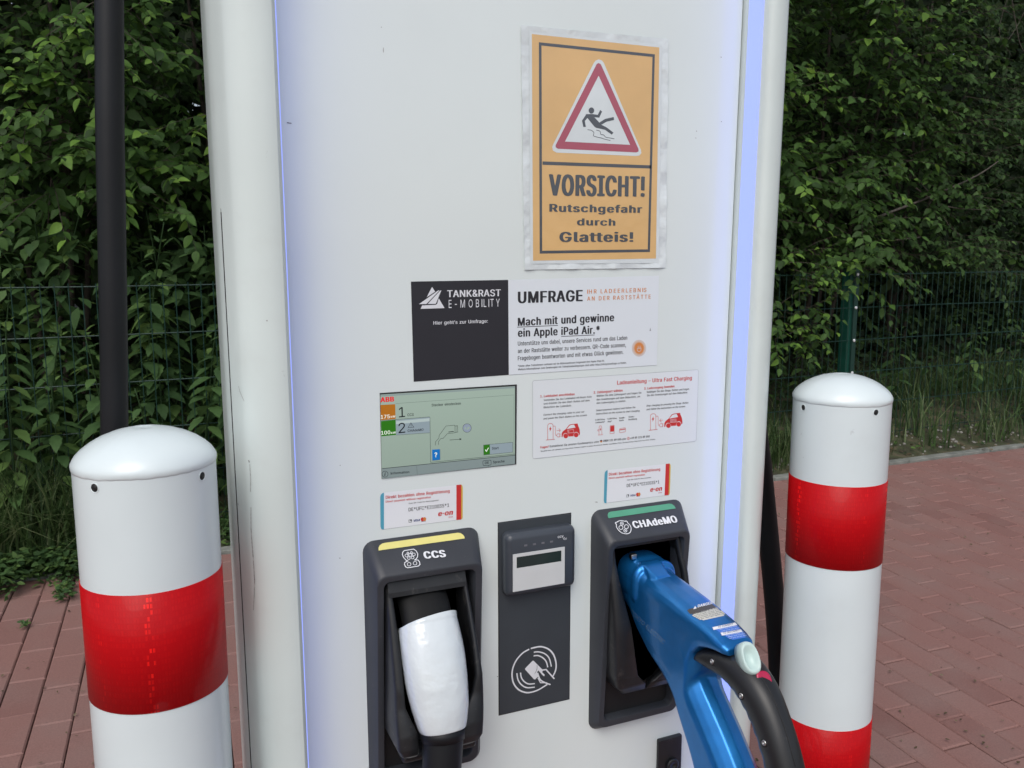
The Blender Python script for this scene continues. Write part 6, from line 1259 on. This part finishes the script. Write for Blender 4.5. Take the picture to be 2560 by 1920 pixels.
def twig_mesh(name, lines, r, m, parent):
    V, F = [], []
    for ln in lines:
        n = len(V); k = len(ln)
        for i, p in enumerate(ln):
            rr_ = r*(1-.75*i/k)
            for a in (0, 2.094, 4.189): V.append((p[0]+rr_*math.cos(a), p[1], p[2]+rr_*math.sin(a)))
        for i in range(k-1):
            for j in range(3): F.append((n+i*3+j, n+i*3+(j+1) % 3, n+(i+1)*3+(j+1) % 3, n+(i+1)*3+j))
    o = mesh(name, V, F, m, parent); return o

def shrub(label, cx, wx, y0, y1, z0, z1, n, seed, nsingle, mats=('leafO', 'leafA'), leaf=.068, gap=-.18, group='shrubs of the hedge behind the fence', **k):
    rng = np.random.default_rng(seed); t = thing('shrub', label, 'shrub', (cx, (y0+y1)/2+.3, gz(3)), group)
    lines, (P, D, N, S, T) = twigs(n, cx, wx, y0, y1, z0, z1, rng, leaf=leaf*1.12, gap=gap, gap_seed=seed*1.7, **k)
    foliage(t, mats[0], LEAF_HI, LEAF_LO, mats[0], mats[1], P, D, N, S, T, nsingle)
    o = twig_mesh('twigs', [l_ for l_ in lines], .0026, M['bark'], t); o['kind'] = 'stuff'
    # stems from the ground into the crown
    for s_ in range(4):
        a = rng.uniform(-.4, .4); top = np.array([cx+rng.uniform(-wx, wx)*.8, (y0+y1)/2+rng.uniform(-.3, .4), z0+(z1-z0)*rng.uniform(.6, .95)]); b0 = np.array([cx+a*.3, (y0+y1)/2+.35, gz(3.3)])
        pth = [b0, b0*.6+top*.4+rng.normal(0, .06, 3), top]; tube('stem', catmull(pth, 6), [.024-.017*i/12 for i in range(13)], M['bark'], t, 7)
    return t
# left window
shrub('bright green broad-leaved shrub behind the fence, left of the black cable', -.78, .50, 3.10, 4.3, 1.25, 3.1, 560, 11, 290, gap=-.04)
shrub('bright green broad-leaved shrub between the black cable and the left side of the charging post', .18, .52, 3.15, 4.3, 1.15, 3.1, 540, 12, 220, gap=-.04)
# right window
shrub('green shrub overhanging the fence post, nearest the right side of the charging post', 3.38, .55, 2.90, 4.2, 1.16, 3.6, 660, 21, 290, leaf=.070, gap=-.10)
shrub('mid green shrub behind the fence, just right of the fence post', 4.45, .58, 3.25, 4.6, 1.30, 3.7, 700, 22, 250, leaf=.062, gap=-.10, mats=('leafO', 'leafA'), tl_=.8)
shrub('dull dark shrub behind the fence at the far right edge', 5.65, .75, 3.4, 4.9, 1.15, 3.9, 820, 23, 220, leaf=.052, gap=-.08, mats=('dark2O', 'dark2A'))
# seldom seen neighbours on either side and behind the post
HID = ['green hedge shrub just beyond the left picture edge', 'green hedge shrub farthest beyond the left picture edge', 'green hedge shrub hidden behind the left half of the charging post', 'green hedge shrub hidden behind the right half of the charging post', 'green hedge shrub beyond the right picture edge']
for i_, (cx, wx) in enumerate(((-1.95, .7), (-3.3, .7), (1.25, .6), (2.4, .6), (7.2, .8))):
    rng = np.random.default_rng(60+i_); t = thing('shrub', HID[i_], 'shrub', (cx, 4, gz(3)), 'hidden shrubs of the hedge')
    lines, (P, D, N, S, T) = twigs(330, cx, wx, 3.2, 4.3, .6, 3.4, rng, leaf=.08, gap=-.2, gap_seed=i_)
    mass('foliage', LEAF_LO, P, D, N, S, T, M['leafA'], t)
# low hanging sprays in front of the fence near the post
rng = np.random.default_rng(5)
t = thing('shrub', 'leafy spray drooping over the fence against the right side of the charging post', 'shrub', (3.2, 2.95, 1.1))
lines, (P, D, N, S, T) = twigs(46, 3.12, .18, 2.74, 2.98, .70, 1.32, rng, leaf=.064, length=(.16, .34), nl=(6, 10), tl_=1.15)
foliage(t, 'leafO', LEAF_HI, LEAF_LO, 'leafO', 'leafA', P, D, N, S, T, 290); twig_mesh('twigs', lines, .002, M['bark'], t)['kind'] = 'stuff'

# wood behind, its shade put into dark leaf colours: a deep dense mass of leaves that closes the view
rng = np.random.default_rng(3)
def cloud(n, x0, x1, y0, y1, z0, z1, size, seed):
    rng = np.random.default_rng(seed)
    P = np.stack([rng.uniform(x0, x1, n), rng.uniform(y0, y1, n), rng.uniform(z0, z1, n)], 1)
    D = rng.normal(0, 1, (n, 3))+[0, -.4, -.5]; N = rng.normal(0, .5, (n, 3))+[0, -.5, .7]; return P, D, N, size*rng.uniform(.6, 1.2, n), rng.random(n)
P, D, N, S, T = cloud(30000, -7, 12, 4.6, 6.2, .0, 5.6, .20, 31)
mass('thicket', LEAF_LO, P, D, N, S, T, M['shadeA'], None)
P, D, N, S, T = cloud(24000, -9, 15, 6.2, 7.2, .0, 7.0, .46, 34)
mass('far_thicket', LEAF_LO, P, D, N, S, T, M['shadeA'], None)
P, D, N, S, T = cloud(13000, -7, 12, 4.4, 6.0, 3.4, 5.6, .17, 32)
mass('canopy', LEAF_LO, P, D, N, S, T, M['shadeA'], None)
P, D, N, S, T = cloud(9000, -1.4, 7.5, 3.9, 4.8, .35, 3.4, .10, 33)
mass('inner_foliage', LEAF_LO, P, D, N, S, T, M['shadeA'], None)
ORD_T = ['first', 'second', 'third', 'fourth', 'fifth', 'sixth', 'seventh', 'eighth', 'ninth']
for i_ in range(9):
    x = -5+i_*1.9+random.uniform(-.4, .4); y = 5.0+random.uniform(-.2, .6)
    t = thing('tree', f'dark tree trunk deep in the wood behind the hedge, {ORD_T[i_]} from the left', 'tree', (x, y, gz(5)), 'trees in the wood behind the hedge')
    tube('trunk', [(x, y, 0), (x+random.uniform(-.1, .1), y, 1.6), (x+random.uniform(-.2, .2), y, 4.5)], [.10, .085, .05], M['bark'], t, 10)

# bare twigs at the right
t = thing('dead_branch', 'bare grey dead branches crossing the dark shrub right of the fence post', 'branch', (4.6, 3.3, 1.5))
zp = lambda x, y, Y: tuple(onY(x, y, Y))
for pts_, r_ in (([(2150, 560), (2240, 525), (2330, 490), (2440, 440), (2500, 400)], .010), ([(2290, 470), (2340, 505), (2390, 520), (2480, 525)], .006), ([(2340, 505), (2370, 560), (2400, 590)], .004), ([(2330, 490), (2300, 455), (2270, 420)], .004), ([(2240, 600), (2300, 593)], .006)):
    tube('branch', catmull([zp(x, y, 3.32) for x, y in pts_], 5), [r_*(1-.6*i/(5*(len(pts_)-1))) for i in range(5*(len(pts_)-1)+1)], M['twig'], t, 6)
t = thing('dead_branch', 'pale tangled bare twigs at the top right corner in front of the dark shrub', 'branch', (5.6, 3.5, 2.3))
for pts_, r_ in (([(2530, 0), (2540, 60), (2555, 120), (2600, 170)], .004), ([(2525, -20), (2505, 40), (2500, 90), (2530, 140)], .003), ([(2570, 10), (2540, 70), (2520, 100)], .003), ([(2500, 20), (2550, 50), (2580, 90)], .0025)):
    tube('branch', catmull([zp(x, y, 3.45) for x, y in pts_], 5), [r_*(1-.6*i/(5*(len(pts_)-1))) for i in range(5*(len(pts_)-1)+1)], M['twig'], t, 5)

# nettles
def nettle(x, y, h, seed, label, nl=290):
    rng = np.random.default_rng(seed); zb = verge_z(x, y); t = thing('nettle', label, 'nettle', (x, y, zb), 'nettles at the fence')
    lean = rng.normal(0, .10, 2); pairs = int(h/.042); P, D, N, S, T = [], [], [], [], []; pth = []
    for i in range(pairs+1):
        u = i/pairs; pth.append((x+lean[0]*u*u*h, y+lean[1]*u*u*h, zb+h*u))
    for i in range(5, pairs+1):
        u = i/pairs; rot = (i % 2)*math.pi/2+rng.normal(0, .25)+seed; p = np.array(pth[i])
        size = (.112 if u < .70 else .112*(1-(u-.70)*2.7))*rng.uniform(.8, 1.1)
        for s_ in (0, math.pi):
            a = rot+s_; dd = np.array([math.cos(a), math.sin(a), -.12-.42*(1-u)+(.9 if u > .93 else 0)]); dd = dd+rng.normal(0, .18, 3); q_ = p+np.array([math.cos(a), math.sin(a), .25])*.022
            P.append(q_); D.append(dd); N.append(np.array([dd[0]*.4, dd[1]*.4-.1, .95])); S.append(max(size, .03)); T.append(min(1, .15+.5*rng.random()+(.45 if u > .88 else 0)))
    P, D, N, S, T = map(np.array, (P, D, N, S, T))
    foliage(t, 'netO', NET_HI, NET_LO, 'netO', 'netA', P, D, N, S, T, nl if in_view(P)[0].any() else 0)
    o = tube('stem', pth, [.0045*(1-.5*i/pairs) for i in range(pairs+1)], M['netA'], t, 6)
rngu = np.random.default_rng(88)
for nm_, n_, x0_, x1_, y0_, y1_, z0_, z1_, sz_, mt_ in (('undergrowth', 2400, -1.7, .9, 3.02, 3.45, .12, 1.34, .098, 'netA'), ('undergrowth', 1500, 2.6, 7.2, 3.25, 4.2, .12, .75, .07, 'dark2A')):
    P_ = np.stack([rngu.uniform(x0_, x1_, n_), rngu.uniform(y0_, y1_, n_), gz(3)+rngu.uniform(z0_, z1_, n_)], 1)
    keep_ = np.array([noise.noise(Vector((p_[0]*3, p_[1]*3, p_[2]*3))) > -.16 for p_ in P_]); P_ = P_[keep_]; n_ = len(P_)
    mass(nm_, NET_LO, P_, rngu.normal(0, .8, (n_, 3))*[1, 1, .4]+[0, -.5, -.35], rngu.normal(0, .3, (n_, 3))+[0, -.35, .9], sz_*rngu.uniform(.6, 1.15, n_), rngu.random(n_)*.8, M[mt_], None)
ORD = ['first', 'second', 'third', 'fourth', 'fifth', 'sixth', 'seventh', 'eighth', 'ninth', 'tenth', 'eleventh']
k = 0
rng = np.random.default_rng(44)
for row_y, n_, h0, h1 in ((2.99, 10, .82, 1.10), (3.13, 11, 1.05, 1.35), (3.30, 10, 1.15, 1.50)):
    for i in range(n_):
        x = -1.15+1.75*(i+rng.uniform(.1, .9))/n_; k += 1
        if -1.1 < x < .55:
            sx = 1280+FPX*((np.array([x, row_y, 1.2])-CAM) @ _r)/((np.array([x, row_y, 1.2])-CAM) @ _f)
            nettle(x, row_y+rng.uniform(-.05, .05), rng.uniform(h0, h1), 100+k, f'tall green nettle behind the wire fence, {ORD[i]} from the left in its {({2.99: "front", 3.13: "middle"}).get(row_y, "back")} row')
for i, (x, y, h) in enumerate(((-1.02, 2.80, .80), (-.86, 2.79, .95), (-.70, 2.81, .70), (-.50, 2.80, .88), (-.33, 2.79, .66), (-.17, 2.81, .93), (.0, 2.80, .75), (.16, 2.79, .9))):
    nettle(x, y, h, 300+i, f'nettle growing in front of the wire fence at the left, {ORD[i]} from the left edge')
for i in range(7):
    x = 3.0+2.9*(i+rng.uniform(.1, .9))/7; nettle(x, 3.2+rng.uniform(-.05, .25), rng.uniform(.35, .7), 200+i, f'low green nettle behind the fence on the right side, {ORD[i]} from the charging post')

# grass, ground cover, litter
def grass(name, n, xr, yr, hl, seed, droop=.5, w=.006, dens=None, mt='grassA'):
    rng = np.random.default_rng(seed); V = np.zeros((n, 9, 3)); T = rng.random(n)
    x = rng.uniform(*xr, n); y = rng.uniform(*yr, n)
    if dens is not None:
        keep = np.array([dens(a, b, rng.random()) for a, b in zip(x, y)]); x, y, T = x[keep], y[keep], T[keep]; n = len(x); V = V[:n]
    z = np.array([verge_z(a, b) for a, b in zip(x, y)])-.005; h = rng.uniform(*hl, n); az = rng.uniform(0, 2*math.pi, n); dr = rng.uniform(.2, 1, n)*droop
    dx, dy = np.cos(az), np.sin(az); px, py = -dy, dx; ww = w*rng.uniform(.5, 1.3, n)
    for i, u in enumerate((0, .33, .66, 1)):
        ox = h*dr*u*u; oz = h*u*(1-.35*dr*u*u) - h*dr*dr*.25*u**3
        cx, cy, cz = x+dx*ox, y+dy*ox, z+oz; wi = ww*(1-u**2)*.5+.0003
        if i < 3: V[:, 2*i] = np.stack([cx-px*wi, cy-py*wi, cz], 1); V[:, 2*i+1] = np.stack([cx+px*wi, cy+py*wi, cz], 1)
        else: V[:, 6] = np.stack([cx, cy, cz], 1)
    V = V[:, :7]; F = [(0, 1, 3, 2), (2, 3, 5, 4), (4, 5, 6)]; ls = [4, 4, 3]; li = np.array([i for f in F for i in f])
    me = bpy.data.meshes.new(name); me.vertices.add(n*7); me.vertices.foreach_set('co', V.ravel().astype(np.float32)); loops = (li[None]+(np.arange(n)*7)[:, None]).ravel(); me.loops.add(len(loops)); me.loops.foreach_set('vertex_index', loops.astype(np.int32))
    tot = np.tile(ls, n); me.polygons.add(len(tot)); me.polygons.foreach_set('loop_start', np.concatenate([[0], np.cumsum(tot)[:-1]]).astype(np.int32)); me.polygons.foreach_set('loop_total', tot.astype(np.int32)); me.update(calc_edges=True)
    a = me.attributes.new('tone', 'FLOAT', 'FACE'); a.data.foreach_set('value', np.repeat(T, 3).astype(np.float32)); me.materials.append(M[mt])
    o = bpy.data.objects.new(name, me); link(o); o['kind'] = 'stuff'; return o
grass('grass', 5200, (-3.5, 8), (2.68, 4.2), (.08, .26), 51, dens=lambda a, b, r_: noise.noise(Vector((a*1.5, b*2, 7)))*.9+.35 > r_)
grass('long_grass', 1000, (-1.15, -.50), (2.62, 2.84), (.25, .58), 52, .95, .0085)
grass('long_grass', 260, (-.60, .35), (2.70, 2.90), (.10, .26), 53, .9, .007)
grass('tall_grass', 4200, (3.4, 6.8), (2.70, 3.9), (.12, .50), 54, 1.0, .008, dens=lambda a, b, r_: noise.noise(Vector((a*2.3, b*2.4, 2)))*1.9+.18+.22*(a-4.4) > r_)
grass('tall_grass', 700, (2.6, 3.3), (2.68, 2.95), (.10, .35), 55, .8, .006)
def cover(name, n, xr, yr, zr, size, mt, seed, over=False, tpl=LEAF_LO, dens=None):
    rng = np.random.default_rng(seed); x = rng.uniform(*xr, n); y = yr[0]+(yr[1]-yr[0])*rng.random(n)
    if dens is not None:
        keep = np.array([dens(a, b, rng.random()) for a, b in zip(x, y)]); x, y = x[keep], y[keep]; n = len(x)
    z = np.array([max(verge_z(a, b), gz(b)+.004) if b > 2.6 else gz(b)+.008 for a, b in zip(x, y)])+rng.uniform(*zr, n)
    P = np.stack([x, y, z], 1); D = rng.normal(0, 1, (n, 3))*[1, 1, .25]; N = rng.normal(0, .35, (n, 3))+[0, -.2, 1]
    mass(name, tpl, P, D, N, size*rng.uniform(.5, 1.3, n), rng.random(n), M[mt], None)
# weeds creeping over the kerb at the left
cover('ground_cover', 9500, (-1.5, -.50), (2.40, 2.86), (.0, .11), .032, 'netA', 61, dens=lambda a, b, r_: (b-2.40)/.12+noise.noise(Vector((a*7, b*4, 1)))*1.2 > r_*1.0+.2)
cover('ground_cover', 3600, (-.60, .6), (2.55, 2.9), (.0, .06), .026, 'netA', 62, dens=lambda a, b, r_: (b-2.6)/.12+noise.noise(Vector((a*7, b*4, 1))) > r_)
cover('ground_cover', 4500, (2.4, 7.5), (2.66, 4.4), (.0, .05), .030, 'dark2A', 63, dens=lambda a, b, r_: noise.noise(Vector((a*2, b*3, 4)))+.35 > r_)
cover('spilling_weeds', 1500, (2.3, 5.5), (2.56, 2.70), (.0, .03), .028, 'dryA', 67, dens=lambda a, b, r_: noise.noise(Vector((a*3, b*4, 14)))*1.3 > r_*.5)
cover('leaf_litter', 5200, (-3, 7.5), (2.62, 4.6), (.0, .012), .030, 'dryA', 64, dens=lambda a, b, r_: noise.noise(Vector((a*1.4, b*2, 9)))*1.2+.45 > r_)
cover('joint_debris', 700, (.6, 4.2), (-.4, 2.55), (-.003, .002), .011, 'dryA', 68); cover('joint_debris', 160, (-1.1, -.1), (.4, 2.5), (-.003, .002), .011, 'dryA', 69)
# tufts growing in the joints of the pavement
cover('joint_weed', 130, (-.71, -.655), (2.30, 2.46), (.0, .03), .022, 'netA', 65); cover('joint_weed', 30, (-.795, -.775), (2.12, 2.16), (.0, .014), .016, 'netA', 66)
# small pale stones on the soil by the kerb
rng = np.random.default_rng(71)
SV, SF = [], []
for i in range(260):
    x = rng.uniform(2.5, 5.0) if i < 210 else rng.uniform(-.9, 0); y = rng.uniform(2.66, 3.0); r_ = rng.uniform(.004, .014); n = len(SV)
    for k_ in range(3):
        for a in range(6): SV.append((x+r_*(1 if k_ == 1 else .6)*math.cos(a*1.047+i)*rng.uniform(.8, 1.2), y+r_*(1 if k_ == 1 else .6)*math.sin(a*1.047+i), verge_z(x, y)+r_*.5*k_-.002))
    for k_ in range(2):
        for a in range(6): SF.append((n+k_*6+a, n+k_*6+(a+1) % 6, n+(k_+1)*6+(a+1) % 6, n+(k_+1)*6+a))
    SF.append(tuple(n+12+a for a in range(6)))
M['stone'] = mat('pebble', (.26, .25, .23), .8, var=.25, vscale=50); tag(mesh('gravel', SV, SF, M['stone'], None, True), kind='stuff')
